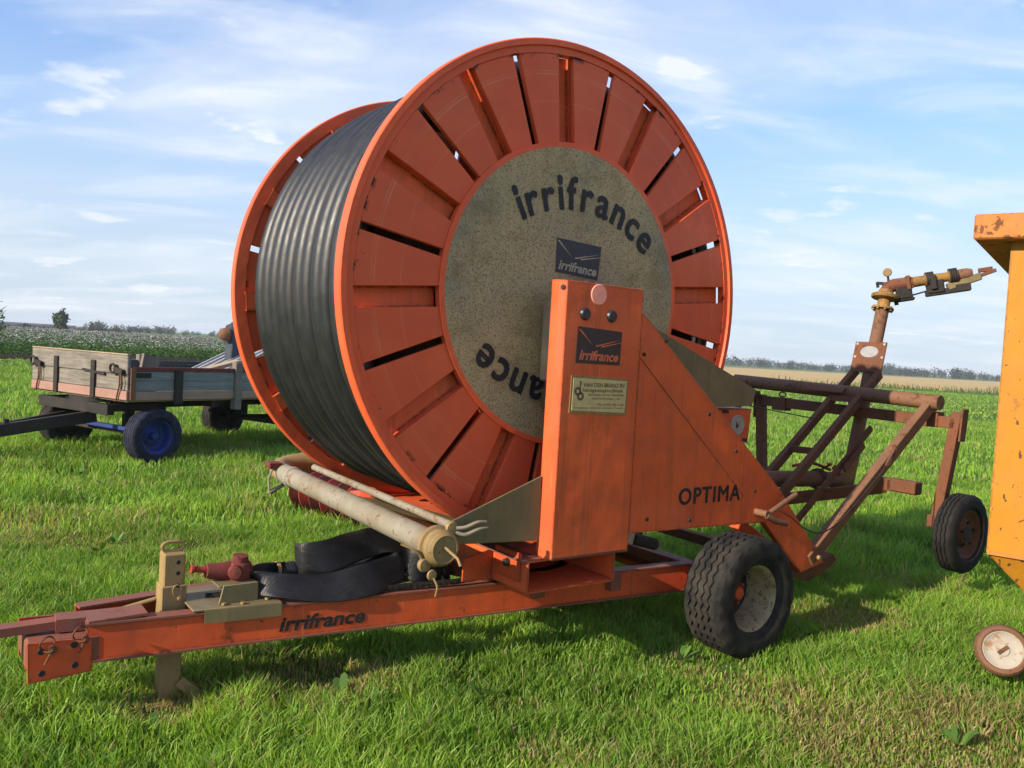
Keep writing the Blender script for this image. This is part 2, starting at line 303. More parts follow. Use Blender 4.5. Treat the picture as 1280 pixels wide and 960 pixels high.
def text_geo(txt, size=1, fat=.0, shear=0, res=3, space=1):
    """flat text outline as (verts xy, faces), built from the font curve"""
    cu = bpy.data.curves.new('t', 'FONT'); cu.body = txt; cu.size = size; cu.offset = fat; cu.shear = shear; cu.resolution_u = res; cu.space_character = space; cu.fill_mode = 'FRONT'
    ob = bpy.data.objects.new('t', cu); COL.objects.link(ob); dg = bpy.context.evaluated_depsgraph_get(); me = ob.evaluated_get(dg).to_mesh()
    v = [(p.co.x, p.co.y) for p in me.vertices]; f = [tuple(p.vertices) for p in me.polygons]
    ob.evaluated_get(dg).to_mesh_clear(); bpy.data.objects.remove(ob); bpy.data.curves.remove(cu); return v, f
def put_text(b, txt, x0, x1, z0, z1, y, fat=.01, shear=0, fn=None, space=1):
    """fit a line of text into the rectangle x0..x1, z0..z1 on the plane y"""
    v, f = text_geo(txt, 1, fat, shear, space=space); xs = [p[0] for p in v]; zs = [p[1] for p in v]; ax, bx, az, bz = min(xs), max(xs), min(zs), max(zs)
    pts = [(x0+(p[0]-ax)/(bx-ax)*(x1-x0), z0+(p[1]-az)/(bz-az)*(z1-z0)) for p in v]
    return b.add([fn(*p) if fn else (p[0], y, p[1]) for p in pts], f)
def arc_text(b, txt, cx, cz, rad, a0, a1, y, xh, fat=0, flip=None):
    L = [text_geo(ch, 1, fat) for ch in txt]; ex = [(min(p[0] for p in v), max(p[0] for p in v)) for v, f in L]
    sc = xh/.50; gap = .12; tot = sum(e[1]-e[0] for e in ex)+gap*(len(txt)-1); kx = (a0-a1)*rad/tot; s = 0
    for ch_, (v, f), e in zip(txt, L, ex):
        pts = []
        a = a0-(s+(e[1]-e[0])/2)*kx/rad; ca, sa = math.cos(a), math.sin(a)
        for px, pz in v:
            if ch_ == 'i' and pz > .57: pz += .07
            u = (px-(e[0]+e[1])/2)*kx; w = pz*sc; x = cx+ca*(rad+w)+sa*u; z = cz+sa*(rad+w)-ca*u
            pts.append((x, y, z))
        if flip: pts = [(2*flip[0]-x, y_, 2*flip[1]-z) for x, y_, z in pts]
        for k_, (ox, oz) in enumerate([(0, 0)]+[(.0062*math.cos(q_*PI/4), .0062*math.sin(q_*PI/4)) for q_ in range(8)]): b.add([(x+ox, y_-.0003*k_, z+oz) for x, y_, z in pts], f)
        s += e[1]-e[0]+gap
    return b

# ------------------------------------------------------------------ wheels
def make_wheel(parent, c, r, w, rr, name='wheel', tmat='tyre', rmat='rim_cream', hubmat='orange_frame', side=-1, ribs=5, zig=.007, n=132, dish=.07, nuts=5, dmat=None, hubh=.07, hubr=1.0):
    """wheel turning about local y; side=-1: its outside faces -y"""
    c = Vector(c); hw = w/2; g = r*.040; pr = [(rr, -hw*.72), (rr+.012, -hw*.86), (r*.70, -hw*1.0), (r*.86, -hw*1.0), (r*.945, -hw*.93), (r*.985, -hw*.80)]; z0 = len(pr)
    band = 2*hw*.80/(ribs); x = -hw*.80; gr = band*.15
    for i in range(ribs):
        x1 = x+band
        if i: pr += [(r*1.0, x+gr)]
        else: pr += [(r*1.0, x+.004)]
        if i < ribs-1: pr += [(r*1.0, x1-gr), (r-g, x1-gr*.45), (r-g, x1+gr*.45)]
        else: pr += [(r*1.0, x1-.004)]
        x = x1
    z1 = len(pr); pr += [(r*.985, hw*.80), (r*.945, hw*.93), (r*.86, hw), (r*.70, hw), (rr+.012, hw*.86), (rr, hw*.72)]
    def sh(i, j, q, h):
        if z0 < i < z1-1: h += zig*(1, .0, -1, .0)[j % 4]
        if i in (z0-2, z0-1, z0, z1-1, z1, z1+1) and (j//3) % 2: q -= r*.014
        return q, h
    s = side
    rim = B().lathe([(rr*1.0, hw*.74), (rr*1.04, hw*.78), (rr*1.06, hw*.70), (rr*.93, hw*.6), (rr*.88, hw*.1), (rr*.93, -hw*.6), (rr*1.06, -hw*.70), (rr*1.04, -hw*.78), (rr*.985, -hw*.74), (rr*.90, -hw*.55), (rr*.86, -hw*.5+dish)], (0, 0, 0), (0, -s, 0), 48)
    disc = B().lathe([(rr*.87, -hw*.5+dish), (rr*.62, -hw*.5+dish+.012), (rr*.42, -hw*.5+dish-.015), (rr*.30, -hw*.5+dish-.012), (.001, -hw*.5+dish-.012)], (0, 0, 0), (0, -s, 0), 48)
    wo = rim.build(name, rmat, parent); wo.location = c; disc.build('wheel_disc', dmat or rmat, wo)
    B().lathe(pr, (0, 0, 0), (0, 1, 0), n, shift=sh).build('tyre', tmat, wo, ang=32)
    y0 = s*(hw*.5-dish+.01)
    B().lathe([(.001, hubh), (rr*.20*hubr, hubh), (rr*.24*hubr, hubh*.8), (rr*.26*hubr, 0)], (0, y0, 0), (0, s, 0), 20).build('hub', hubmat, wo)
    for i in range(nuts):
        a = 2*PI*i/nuts+.3; B().lathe([(.001, .022), (.011, .022), (.013, 0)], (math.cos(a)*rr*.48, y0, math.sin(a)*rr*.48), (0, s, 0), 6).build('wheel_nut', hubmat, wo)
    return wo

# ================================================================== SETTING
def sheet(name, poly, z, mat):
    o = B().add([(x, y, z) for x, y in poly], [tuple(range(len(poly)))]).build(name, mat, smooth=False); o['kind'] = 'structure'; return o
sheet('lawn_ground', [(-3000, -3000), (3000, -3000), (3000, 3500), (-3000, 3500)], 0, 'lawn')
def az(a, d): a = R_(a); return (d*math.sin(a), d*math.cos(a))
sheet('stubble_field', [(-6, 74), (12, 77), (24, 82), (41, 91.5), (54, 93), (120, 105), (620, 420), (240, 420), (80, 340), (20, 320), (-30, 310)], .012, 'stubble')
sheet('crop_strip', [(-60, 306), (20, 324), (80, 344), (240, 424), (620, 424), (900, 560), (240, 560), (-60, 520)], .02, 'green_strip')
sheet('potato_field_soil', [(-60, 20), (-23.4, 37.6), (-19.5, 47), (-13, 52), (-40, 170), (-140, 190), (-140, 60)], .012, 'soil')
sheet('ploughed_field', [(-140, 190), (-42, 172), (-70, 330), (-330, 400), (-330, 160)], .02, 'soil_far')

# ================================================================== IRRIGATION REEL
CZ = 2.0145; RO = 1.334
reel = thing('irrigation_reel', 'orange irrigation hose reel on wheels with black pipe wound on its drum', 'hose reel', (0.288, 4.5, 0), TH)
def sector(a0, a1, r0, r1, w0, w1, y0, y1, n=7):
    """annular sector; w0,w1 half slot widths at both radial edges so that the slots are parallel-sided"""
    b = B(); pts = []
    for r in (r0, r1):
        b0 = a0+math.asin(w0/r); b1 = a1-math.asin(w1/r); row = [(r*math.cos(b0+(b1-b0)*i/n), CZ+r*math.sin(b0+(b1-b0)*i/n)) for i in range(n+1)]
        pts.append(row)
    vs = []; m = n+1
    for y in (y0, y1):
        for row in pts: vs += [(x, y, z) for x, z in row]
    F = []
    for i in range(n):
        F += [(i, i+1, m+i+1, m+i), (2*m+i, 3*m+i, 3*m+i+1, 2*m+i+1), (i, 2*m+i, 2*m+i+1, i+1), (m+i, m+i+1, 3*m+i+1, 3*m+i)]
    F += [(0, m, 3*m, 2*m), (n, 2*m+n, 3*m+n, m+n)]
    return b.add(vs, F)
def flange(y, s):
    """y: outer face plane, s=+1 when the drum lies towards +y"""
    rim = B().lathe([(1.262, s*.014), (1.296, s*.014), (1.300, s*.0), (RO-.006, 0), (RO, s*.006), (RO, s*.062), (RO-.006, s*.066), (1.262, s*.066)], (0, y, CZ), (0, 1, 0), 128, closed=True)
    rim.lathe([(.784, s*.008), (.812, s*.008), (.812, s*.05), (.784, s*.05)], (0, y, CZ), (0, 1, 0), 96, closed=True)
    ro = rim.build('flange', 'flange_orange', reel, ang=14)
    for k in range(24):
        a0 = R_(5+15*k); a1 = a0+R_(15); wide = .050; nar = .019
        w = (wide, nar) if k % 2 == 0 else (nar, wide); jit = random.uniform(-.003, .003)
        sector(a0, a1, .806, 1.2615, w[0], w[1], y+s*(.020+jit), y+s*.048).build('panel', 'flange_orange', ro, bev=.003)
        if k % 2 == 0:      # U-shaped radial rib behind the wide slots
            ca, sa = math.cos(a0), math.sin(a0); d = Vector((ca, 0, sa)); t = Vector((-sa, 0, ca)); c = Vector((0, y+s*.088, CZ))
            b = B(); p0 = c+d*.80; p1 = c+d*1.268; b.bar(p0, p1, .102, .005, (0, 1, 0))
            for e in (-1, 1): b.bar(p0+t*e*.0525+Vector((0, -s*.020, 0)), p1+t*e*.0525+Vector((0, -s*.020, 0)), .005, .040, (0, 1, 0))
            b.build('channel', 'orange', ro)
    return ro
fl_near = flange(0, 1); fl_far = flange(1.607, -1)
hp = B().lathe([(.001, .008), (.784, .008), (.787, .011), (.787, .03)], (0, 0, CZ), (0, 1, 0), 96).build('hub_plate', 'hub_sheet', reel)
B().lathe([(.001, -.008), (.784, -.008), (.787, -.03)], (0, 1.607, CZ), (0, 1, 0), 64).build('hub_plate', 'hub_sheet', reel)
for fl in (None, (0, CZ)):
    b = arc_text(B(), 'irrifrance', .032, CZ-.28, .745, R_(119.8), R_(48.5), .0055, .122, flip=fl); b.build('lettering', 'lettering_black', hp, smooth=False)
def decal(parent, P, y, tcol, fr=.0):
    """dark name sticker with a swallow-tail line; P: bottom-left, bottom-right, top-right, top-left (x,z)"""
    def uv(u, v):
        a = [P[0][i]+(P[1][i]-P[0][i])*u for i in (0, 1)]; c = [P[3][i]+(P[2][i]-P[3][i])*u for i in (0, 1)]; return a[0]+(c[0]-a[0])*v, a[1]+(c[1]-a[1])*v
    o = B().prism([P[0], P[1], P[2], P[3]], y, y+.0015).build('decal', 'decal_dark', parent, smooth=False)
    b = B()
    def f3(u, v): x, z = uv(u, v); return (x, y-.0015, z)
    put_text(b, 'irrifrance', .06, .95, .09, .38, 0, fat=.03, shear=.25, fn=f3)
    for (a, c, w) in (((.03, .93), (.36, .50), .022), ((.42, .50), (.98, .76), .022), ((.55, .50), (1.30, .80), .020)):
        d = Vector((c[0]-a[0], c[1]-a[1])).normalized(); n = Vector((-d.y, d.x))*w; b.add([f3(a[0]+n.x, a[1]+n.y), f3(a[0]-n.x, a[1]-n.y), f3(c[0], c[1])], [(0, 1, 2)])
    b.build('lettering', tcol, o if parent.parent is None else parent, smooth=False)
decal(hp, [(-.11, 2.135), (.19, 2.115), (.205, 2.30), (-.11, 2.315)], .0045, 'decal_tan')
# wound pipe: one helix, plus the lower layers below it
b = B(); NT = 10.98; D = .1165; PT = .1210; seg = 84; path = []; yst = .155
for i in range(int(NT*seg)+1):
    a = 2*PI*i/seg+2.2; y = yst+PT*i/seg; q = (y-yst)/PT
    # the wraps lie nearly square and step over at one place
    ph = (i/seg) % 1; st = math.floor(i/seg)+(0 if ph < .8 else (ph-.8)/.2); rr = 1.209+.003*math.sin(i*.11)+.003*math.sin(i*.037)
    path.append((rr*math.cos(a), yst+PT*st*.99+.003*math.sin(i*.21), CZ+rr*math.sin(a)))
b.tube(path, D/2, 14)
hs = b.build('hose', 'polyethylene', reel, ang=60, label='thick black plastic pipe wound on the drum')
B().lathe([(1.14, .11), (1.14, 1.50)], (0, 0, CZ), (0, 1, 0), 64).build('drum_core', 'black_rubber', reel)
B().tube([(0, -.17, CZ), (0, 1.85, CZ)], .07, 20).build('drum_shaft', 'rust', reel)
B().span((-.2, -.185, 1.55), (.22, -.02, 1.98)).build('reel_gearbox', 'dark_metal', reel, bev=.01)

# --- control cabinet
YC = -.28
cb = B().add([(-.276, YC+.036, .665), (-.250, YC, .66), (.272, YC, .66), (.272, YC+.10, .66), (-.276, YC+.095, .67),
              (-.276, YC+.036, 2.068), (-.250, YC, 2.066), (.272, YC, 2.064), (.272, YC+.10, 2.064), (-.276, YC+.095, 2.07)],
             [(0, 4, 3, 2, 1), (5, 6, 7, 8, 9), (0, 1, 6, 5), (1, 2, 7, 6), (2, 3, 8, 7), (3, 4, 9, 8), (4, 0, 5, 9)]).build('control_cabinet', 'orange', reel, bev=.0025, ang=18)
B().span((-.248, YC-.002, .659), (.270, YC+.001, .671)).build('bottom_seam', 'rust', cb)
decal(cb, [(-.172, 1.658), (.128, 1.655), (.132, 1.83), (-.168, 1.842)], YC-.003, 'decal_orange')
for x in (-.128, .052): B().lathe([(.001, .016), (.026, .016), (.031, .010), (.033, 0)], (x, YC, 1.907), (0, -1, 0), 20).build('button', 'button_black', cb)
B().lathe([(.001, .004), (.050, .004), (.054, 0)], (-.042, YC, 2.010), (0, -1, 0), 28).build('reflector', 'reflector', cb)
B().lathe([(.001, .006), (.012, .005), (.014, 0)], (-.264, YC+.018, 2.03), (-.8, -.6, 0), 10).build('bolt', 'dark_metal', cb)
mp = B().prism([(-.197, 1.405), (.193, 1.392), (.199, 1.585), (-.193, 1.595)], YC-.004, YC).build('maker_plate', 'galv_tan', cb)
B().prism([(-.183, 1.418), (.180, 1.406), (.186, 1.573), (-.180, 1.583)], YC-.006, YC-.003).build('plate_face', 'plate_cream', cb, smooth=False)
b = B(); yt = YC-.0075
put_text(b, 'VAN DEN BRAND BV', -.115, .170, 1.538, 1.560, yt, .012); put_text(b, 'beregeningstechniek', -.115, .160, 1.508, 1.532, yt, .006)
b2 = B()
for x0, x1, z, t in ((-.08, .17, 1.491, 'NIEUWENDIJK 35 4255 GW NIEUWENDIJK'), (-.05, .14, 1.472, 'NIEUWENDIJK_NB'), (-.02, .168, 1.443, 'TEL 0183 40 2 08'), (-.17, .168, 1.425, 'beregening  motoren  pompen  haspels')): put_text(b, t, x0, x1, z, z+.012, yt, .0)
for cx, cz, r in ((-.150, 1.515, .022), (-.130, 1.490, .022)): b.lathe([(r, 0), (r*.45, 0)], (cx, yt, cz), (0, 1, 0), 20)
b.add([(-.140, yt, 1.525), (-.132, yt, 1.525), (-.128, yt, 1.566), (-.138, yt, 1.566), (-.148, yt, 1.568), (-.118, yt, 1.566)], [(0, 1, 2, 3), (4, 3, 2, 5)])
b.build('lettering', 'print_brown', cb, smooth=False)
# far bearing stand
B().add([(-.3, 1.63, .66), (.27, 1.63, .66), (.27, 1.85, .66), (-.3, 1.85, .66), (-.2, 1.63, 2.1), (.2, 1.63, 2.1), (.2, 1.85, 2.1), (-.2, 1.85, 2.1)], [(0, 3, 2, 1), (4, 5, 6, 7), (0, 1, 5, 4), (1, 2, 6, 5), (2, 3, 7, 6), (3, 0, 4, 7)]).build('bearing_stand', 'orange', reel, bev=.01)
# --- OPTIMA side panel
YP = -.272
sp = B().prism([(.276, .752), (1.434, .726), (1.845, .365), (2.10, .405), (1.571, .924), (.30, 1.936), (.276, 1.936)], YP, YP+.05).build('side_panel', 'orange', reel, bev=.004)
b = B()
for k_, (o_, q_) in enumerate(((-.004, 0), (.004, 0), (0, -.003), (0, .003), (0, 0))): put_text(b, 'OPTIMA', .654+o_, 1.180+o_, .883+q_, .977+q_, YP-.002-.0003*k_, 0, space=1.12)
b.build('lettering', 'lettering_black', sp, smooth=False)
b = B().bar((.285, YP-.0015, 1.70), (1.22, YP-.0015, .90), .003, .004, (0, 1, 0)).build('seam', 'rust', sp)
for x, z in ((.86, 1.40), (1.12, 1.18), (1.32, .93), (.31, 1.72), (.47, 1.80), (.41, .82), (.75, .79)): B().lathe([(.001, .008), (.010, .007), (.012, 0)], (x, YP, z), (0, -1, 0), 8).build('bolt', 'dark_metal', sp)
B().prism([(.27, .760), (1.42, .735), (1.60, .87), (.30, 1.90)], 1.70, 1.76).build('side_panel', 'orange', reel, bev=.004)
# hood and gauge box behind the panel
B().add([(.56, -.10, 1.872), (.66, -.09, 1.842), (1.615, .0, 1.535), (1.585, .0, 1.43), (1.0, -.05, 1.415), (.56, -.10, 1.5),
         (.56, .0, 1.872), (.66, .05, 1.842), (1.615, .12, 1.535), (1.585, .12, 1.43), (1.0, .12, 1.415), (.56, .0, 1.5)],
        [(0, 1, 2, 3, 4, 5), (11, 10, 9, 8, 7, 6)]+[(i, i+6, (i+1) % 6+6, (i+1) % 6) for i in range(6)]).build('guard_hood', 'galv_olive', reel)
gb = B().prism([(1.18, 1.20), (1.575, 1.185), (1.592, 1.41), (1.2, 1.41)], .005, .18).build('gauge_box', 'orange', reel, bev=.006)
B().lathe([(.001, .008), (.055, .008), (.060, .012), (.066, .010), (.066, 0)], (1.45, .005, 1.305), (0, -1, 0), 28).build('gauge', 'chalk', gb)
B().prism([(1.44, 1.285), (1.452, 1.285), (1.466, 1.33), (1.450, 1.30), (1.430, 1.33)], -.006, -.004).build('gauge_needle', 'lettering_black', gb, smooth=False)
B().prism([(1.30, 1.382), (1.36, 1.380), (1.36, 1.402), (1.30, 1.402)], .001, .004).build('label_plate', 'lettering_black', gb, smooth=False)
B().prism([(1.515, 1.20), (1.56, 1.198), (1.56, 1.216), (1.515, 1.218)], .001, .004).build('label_plate', 'lettering_black', gb, smooth=False)
B().tube([(1.58, .03, 1.43), (2.9, .4, 1.30)], .004, 6).build('cable', 'dark_metal', reel)
# crank with grip
B().tube([(1.345, YP-.0, .80), (1.345, YP-.09, .80)], .022, 12).tube([(1.345, YP-.075, .79), (1.63, YP-.075, .905)], .016, 10).tube([(1.345, YP-.08, .79), (1.42, YP-.09, .755), (1.53, YP-.09, .73)], .018, 10).build('crank', 'rust_light', reel)
b = B(); b.tube(cat_path([(1.53, YP-.03, .80), (1.62, YP-.05, .76), (1.78, YP-.06, .67), (1.98, YP-.05, .63), (2.2, -.33, .72), (2.6, -.335, 1.0), (2.78, -.33, 1.17)], 5), .004, 6).build('cable', 'dark_metal', reel)
# olive plate left of the cabinet
B().prism([(-.83, .875), (-.283, 1.078), (-.277, .748), (-.79, .772)], -.205, -.195).build('guide_plate', 'galv_olive', reel, bev=.002)
B().add([(-.70, -.18, .82), (-.3, -.18, .76), (-.3, 1.5, .66), (-.62, 1.5, .70)], [(0, 1, 2, 3)]).build('drip_tray', 'galv_olive', reel)

# --- chassis
def ibeam(b, p, q, w, h, t=.009):
    p, q = Vector(p), Vector(q); u = Vector((0, 0, 1)); b.bar(p+u*(h/2-t/2), q+u*(h/2-t/2), w, t); b.bar(p-u*(h/2-t/2), q-u*(h/2-t/2), w, t); return b
nb0, nb1 = Vector((-2.26, .30, .371)), Vector((1.06, -.05, .371))
side = (nb1-nb0).normalized().cross(Vector((0, 0, 1)))          # towards the camera
for (p, q, s) in ((nb0, nb1, 1), (Vector((-2.26, .62, .371)), Vector((1.06, 1.12, .371)), -1)):
    sd = (q-p).normalized().cross(Vector((0, 0, 1)))*s; b = B(); web = sd*-.012
    b.bar(p+web, q+web, .008, .150)
    bo = b.build('chassis_beam', 'orange_frame', reel)
    b = B(); ibeam(b, p+sd*-.035, q+sd*-.035, .075, .168); b.build('beam_lip', 'orange_top', bo)
# beam lettering
dirb = (nb1-nb0).normalized(); b = B(); p0 = nb0+dirb*((-1.455-nb0.x)/dirb.x)+side*-.006
def on_beam(u, z): q = p0+dirb*u; return (q.x, q.y, z)
put_text(b, 'irrifrance', 0, .42, .322, .395, 0, .03, .22, fn=on_beam); b.build('lettering', 'lettering_black', reel, smooth=False)
B().box((1.09, .53, .395), (.10, 1.20, .11)).build('cross_member', 'orange_top', reel, bev=.004)
B().box((-.05, .5, .40), (.08, .90, .10)).build('cross_member', 'orange_top', reel, bev=.004)
B().box((.45, .5, .40), (.08, 1.05, .10)).build('cross_member', 'orange_top', reel, bev=.004)
B().bar((1.08, -.36, .35), (1.08, 1.46, .35), .08, .08).build('axle', 'orange_frame', reel, bev=.005)
wn = make_wheel(reel, (1.10, -.385, .352), .352, .285, .190, dish=.15, dmat='dark_metal', zig=.008)
wf = make_wheel(reel, (1.10, 1.48, .352), .352, .285, .190, side=1, dish=.15, dmat='dark_metal', zig=.008)
# slewing ring, chain
B().lathe([(.40, .46), (.46, .46), (.46, .505), (.40, .505)], (-.05, .5, 0), (0, 0, 1), 48, closed=True).build('slewing_ring', 'rust', reel)
def chain(path, name='chain'):
    b = B(); P = [Vector(q_) for q_ in path]; acc = 0; k = 0
    for p, q in zip(P[:-1], P[1:]):
        d = q-p; L = d.length; t = (.024-acc) if acc else 0
        while t < L:
            c = p+d*(t/L); sd = d.normalized().cross(Vector((0, 0, 1))).normalized()
            for s in (-1, 1): b.bar(c-d.normalized()*.021+sd*s*(.010 if k % 2 else .006), c+d.normalized()*.021+sd*s*(.010 if k % 2 else .006), .003, .024)
            b.tube([c-sd*.014, c+sd*.014], .010, 6); t += .032; k += 1
        acc = 0
    o = b.build(name, 'dark_metal', reel); o['kind'] = 'stuff'; return o
chain([(-1.72, .42, .475), (-1.35, .30, .475), (-.9, .19, .478), (-.55, .135, .480), (-.38, .12, .49), (-.25, .1, .50)]); chain([(-1.62, .50, .50), (-1.2, .48, .50), (-.7, .44, .50), (-.42, .40, .50)])
# box channel under the cabinet
b = B(); x0, x1, z0, z1, ya, yb = -.375, .205, .497, .655, -.255, 1.85; t = .008
for a, c in (((x0, ya, z0), (x0+t, yb, z1)), ((x1-t, ya, z0), (x1, yb, z1)), ((x0+t, ya, z0), (x1-t, yb, z0+t)), ((x0+t, ya+.02, z1-t), (x1-t, yb, z1))): b.span(a, c)
ch = b.build('turret_channel', 'orange', reel)
B().prism([(-.56, .50), (-.38, .495), (-.38, .66), (-.56, .62)], .05, .062).build('gusset', 'orange_frame', ch, bev=.002)
B().span((-.388, -.20, .545), (-.376, .02, .69)).build('bracket', 'orange_frame', ch, bev=.002)
B().lathe([(.001, .022), (.020, .022), (.022, 0)], (-.388, -.10, .625), (-1, 0, 0), 8).build('bolt', 'dark_metal', ch)
B().span((-.40, -.235, .652), (-.27, .35, .664)).build('shelf', 'orange_top', ch, bev=.002)
B().tube([(.42, -.16, .69), (.60, -.16, .64)], .035, 12).span((.44, -.12, .66), (.54, .1, .74)).build('hydraulic_block', 'dark_metal', reel)
# --- hitch and jack
b = B(); b.prism([(-2.47, .248), (-2.235, .262), (-2.240, .405), (-2.475, .415)], .272, .284); b.build('hitch_plate', 'orange_frame', reel, bev=.002)
B().prism([(-2.47, .248), (-2.235, .262), (-2.240, .405), (-2.475, .415)], .625, .637).build('hitch_plate', 'orange_frame', reel, bev=.002)
for x, z in ((-2.42, .285), (-2.30, .30), (-2.425, .375), (-2.305, .385)): B().lathe([(.001, .003), (.012, .003), (.014, 0)], (x, .271, z), (0, -1, 0), 10).build('bolt_hole', 'dark_metal', reel)
B().span((-2.475, .30, .29), (-2.20, .62, .405)).build('hitch_block', 'orange_top', reel, bev=.01)
B().add([(-2.25, .30, .452), (-2.02, .29, .462), (-2.02, .42, .462), (-2.25, .46, .452), (-2.25, .30, .464), (-2.02, .29, .474), (-2.02, .42, .474), (-2.25, .46, .464)], [(0, 3, 2, 1), (4, 5, 6, 7), (0, 1, 5, 4), (1, 2, 6, 5), (2, 3, 7, 6), (3, 0, 4, 7)]).build('top_plate', 'orange_top', reel)
B().bar((-2.05, .40, .432), (-2.36, .42, .440), .10, .055).bar((-2.30, .42, .440), (-2.95, .43, .425), .075, .036).build('drawbar_tongue', 'orange_top', reel)
for x, z in ((-2.405, .385), (-2.285, .41)):
    b = B(); b.tube([(x+.028*math.cos(a), .262+.012*math.sin(a*2), z+.020+.032*math.sin(a)) for a in [i*2*PI/16 for i in range(15)]], .004, 6); b.lathe([(.001, .012), (.016, .010), (.016, -.01)], (x+.02, .264, z-.005), (0, -1, 0), 10); b.tube([(x+.02, .262, z-.005), (x-.008, .255, z-.06)], .005, 6).build('linch_pin', 'rust', reel)
jk = B().box((-1.885, .46, .35), (.094, .094, .68)).build('jack', 'galv_tan', reel, bev=.006)
B().box((-1.885, .46, .46), (.110, .110, .17)).build('sleeve', 'galv_tan', jk, bev=.005)
B().tube([(-1.885+.047*c, .46, .715+.022*s) for c, s in [(math.copysign(abs(math.cos(a))**.6, math.cos(a)), math.sin(a)) for a in [i*2*PI/20 for i in range(21)]]], .008, 8, False).build('handle', 'galv_tan', jk)
for z in (.65, .60, .545): B().lathe([(.001, .002), (.009, .002), (.010, 0)], (-1.87, .413 if z > .55 else .405, z), (0, -1, 0), 10).build('pin_hole', 'lettering_black', jk)
B().tube([(-1.875+.018*math.cos(a), .398, .525+.026*math.sin(a)) for a in [i*2*PI/14 for i in range(12)]], .003, 6).lathe([(.001, .012), (.011, .01), (.012, 0)], (-1.86, .405, .485), (0, -1, 0), 8).build('pin', 'galv_tan', jk)
B().box((-1.885, .46, .012), (.22, .22, .012)).bar((-1.85, .40, .10), (-1.74, .37, .005), .012, .05).build('foot', 'galv_tan', jk)
B().tube([(-1.93, .50, .47), (-2.10, .52, .43)], .010, 8).build('lock_bar', 'galv_tan', jk)
# bracket plate, gearbox
bp = B().add([(-1.84, .252, .460), (-1.45, .211, .460), (-1.45, .64, .460), (-1.84, .60, .460), (-1.84, .252, .470), (-1.45, .211, .470), (-1.45, .64, .470), (-1.84, .60, .470)], [(0, 3, 2, 1), (4, 5, 6, 7), (0, 1, 5, 4), (1, 2, 6, 5), (2, 3, 7, 6), (3, 0, 4, 7)]).build('deck_plate', 'galv_olive', reel, bev=.002)
q0 = nb0+dirb*((-1.79-nb0.x)/dirb.x)+side*.006; q1 = nb0+dirb*((-1.45-nb0.x)/dirb.x)+side*.006
B().bar((q0.x, q0.y, .435), (q1.x, q1.y, .435), .006, .060).build('plate_lip', 'galv_olive', bp)
B().prism([(-1.72, .470), (-1.54, .470), (-1.54, .555), (-1.70, .555)], .285, .293).build('bracket', 'galv_olive', bp, bev=.002)
B().span((-1.72, .29, .545), (-1.54, .45, .553)).build('bracket', 'galv_olive', bp, bev=.002)
for x, y in ((-1.62, .25), (-1.50, .27), (-1.70, .27)): B().lathe([(.001, .010), (.011, .009), (.012, 0)], (x, y, .472), (0, 0, 1), 7).build('bolt', 'galv_tan', bp)
g = B(); g.lathe([(.001, .0), (.055, .0), (.062, .01), (.062, .06), (.050, .085), (.036, .092), (.036, .118), (.001, .120)], (-1.60, .40, .545), (.05, -.1, 1), 20)
g.lathe([(.001, 0), (.046, 0), (.050, .02), (.040, .07), (.034, .13), (.001, .13)], (-1.62, .40, .585), (-1, .0, .12), 18); g.lathe([(.001, .09), (.028, .085), (.034, .07), (.036, 0)], (-1.615, .40, .590), (-.3, -1, .1), 16)
gx = g.build('gearbox', 'maroon', reel)
B().tube([(-1.74, .40, .605), (-1.80, .40, .615)], [.017, .014], 12).lathe([(.001, 0), (.020, 0), (.020, .012), (.001, .012)], (-1.805, .4, .615), (-1, 0, .12), 12).build('shaft_stub', 'red_paint', gx)
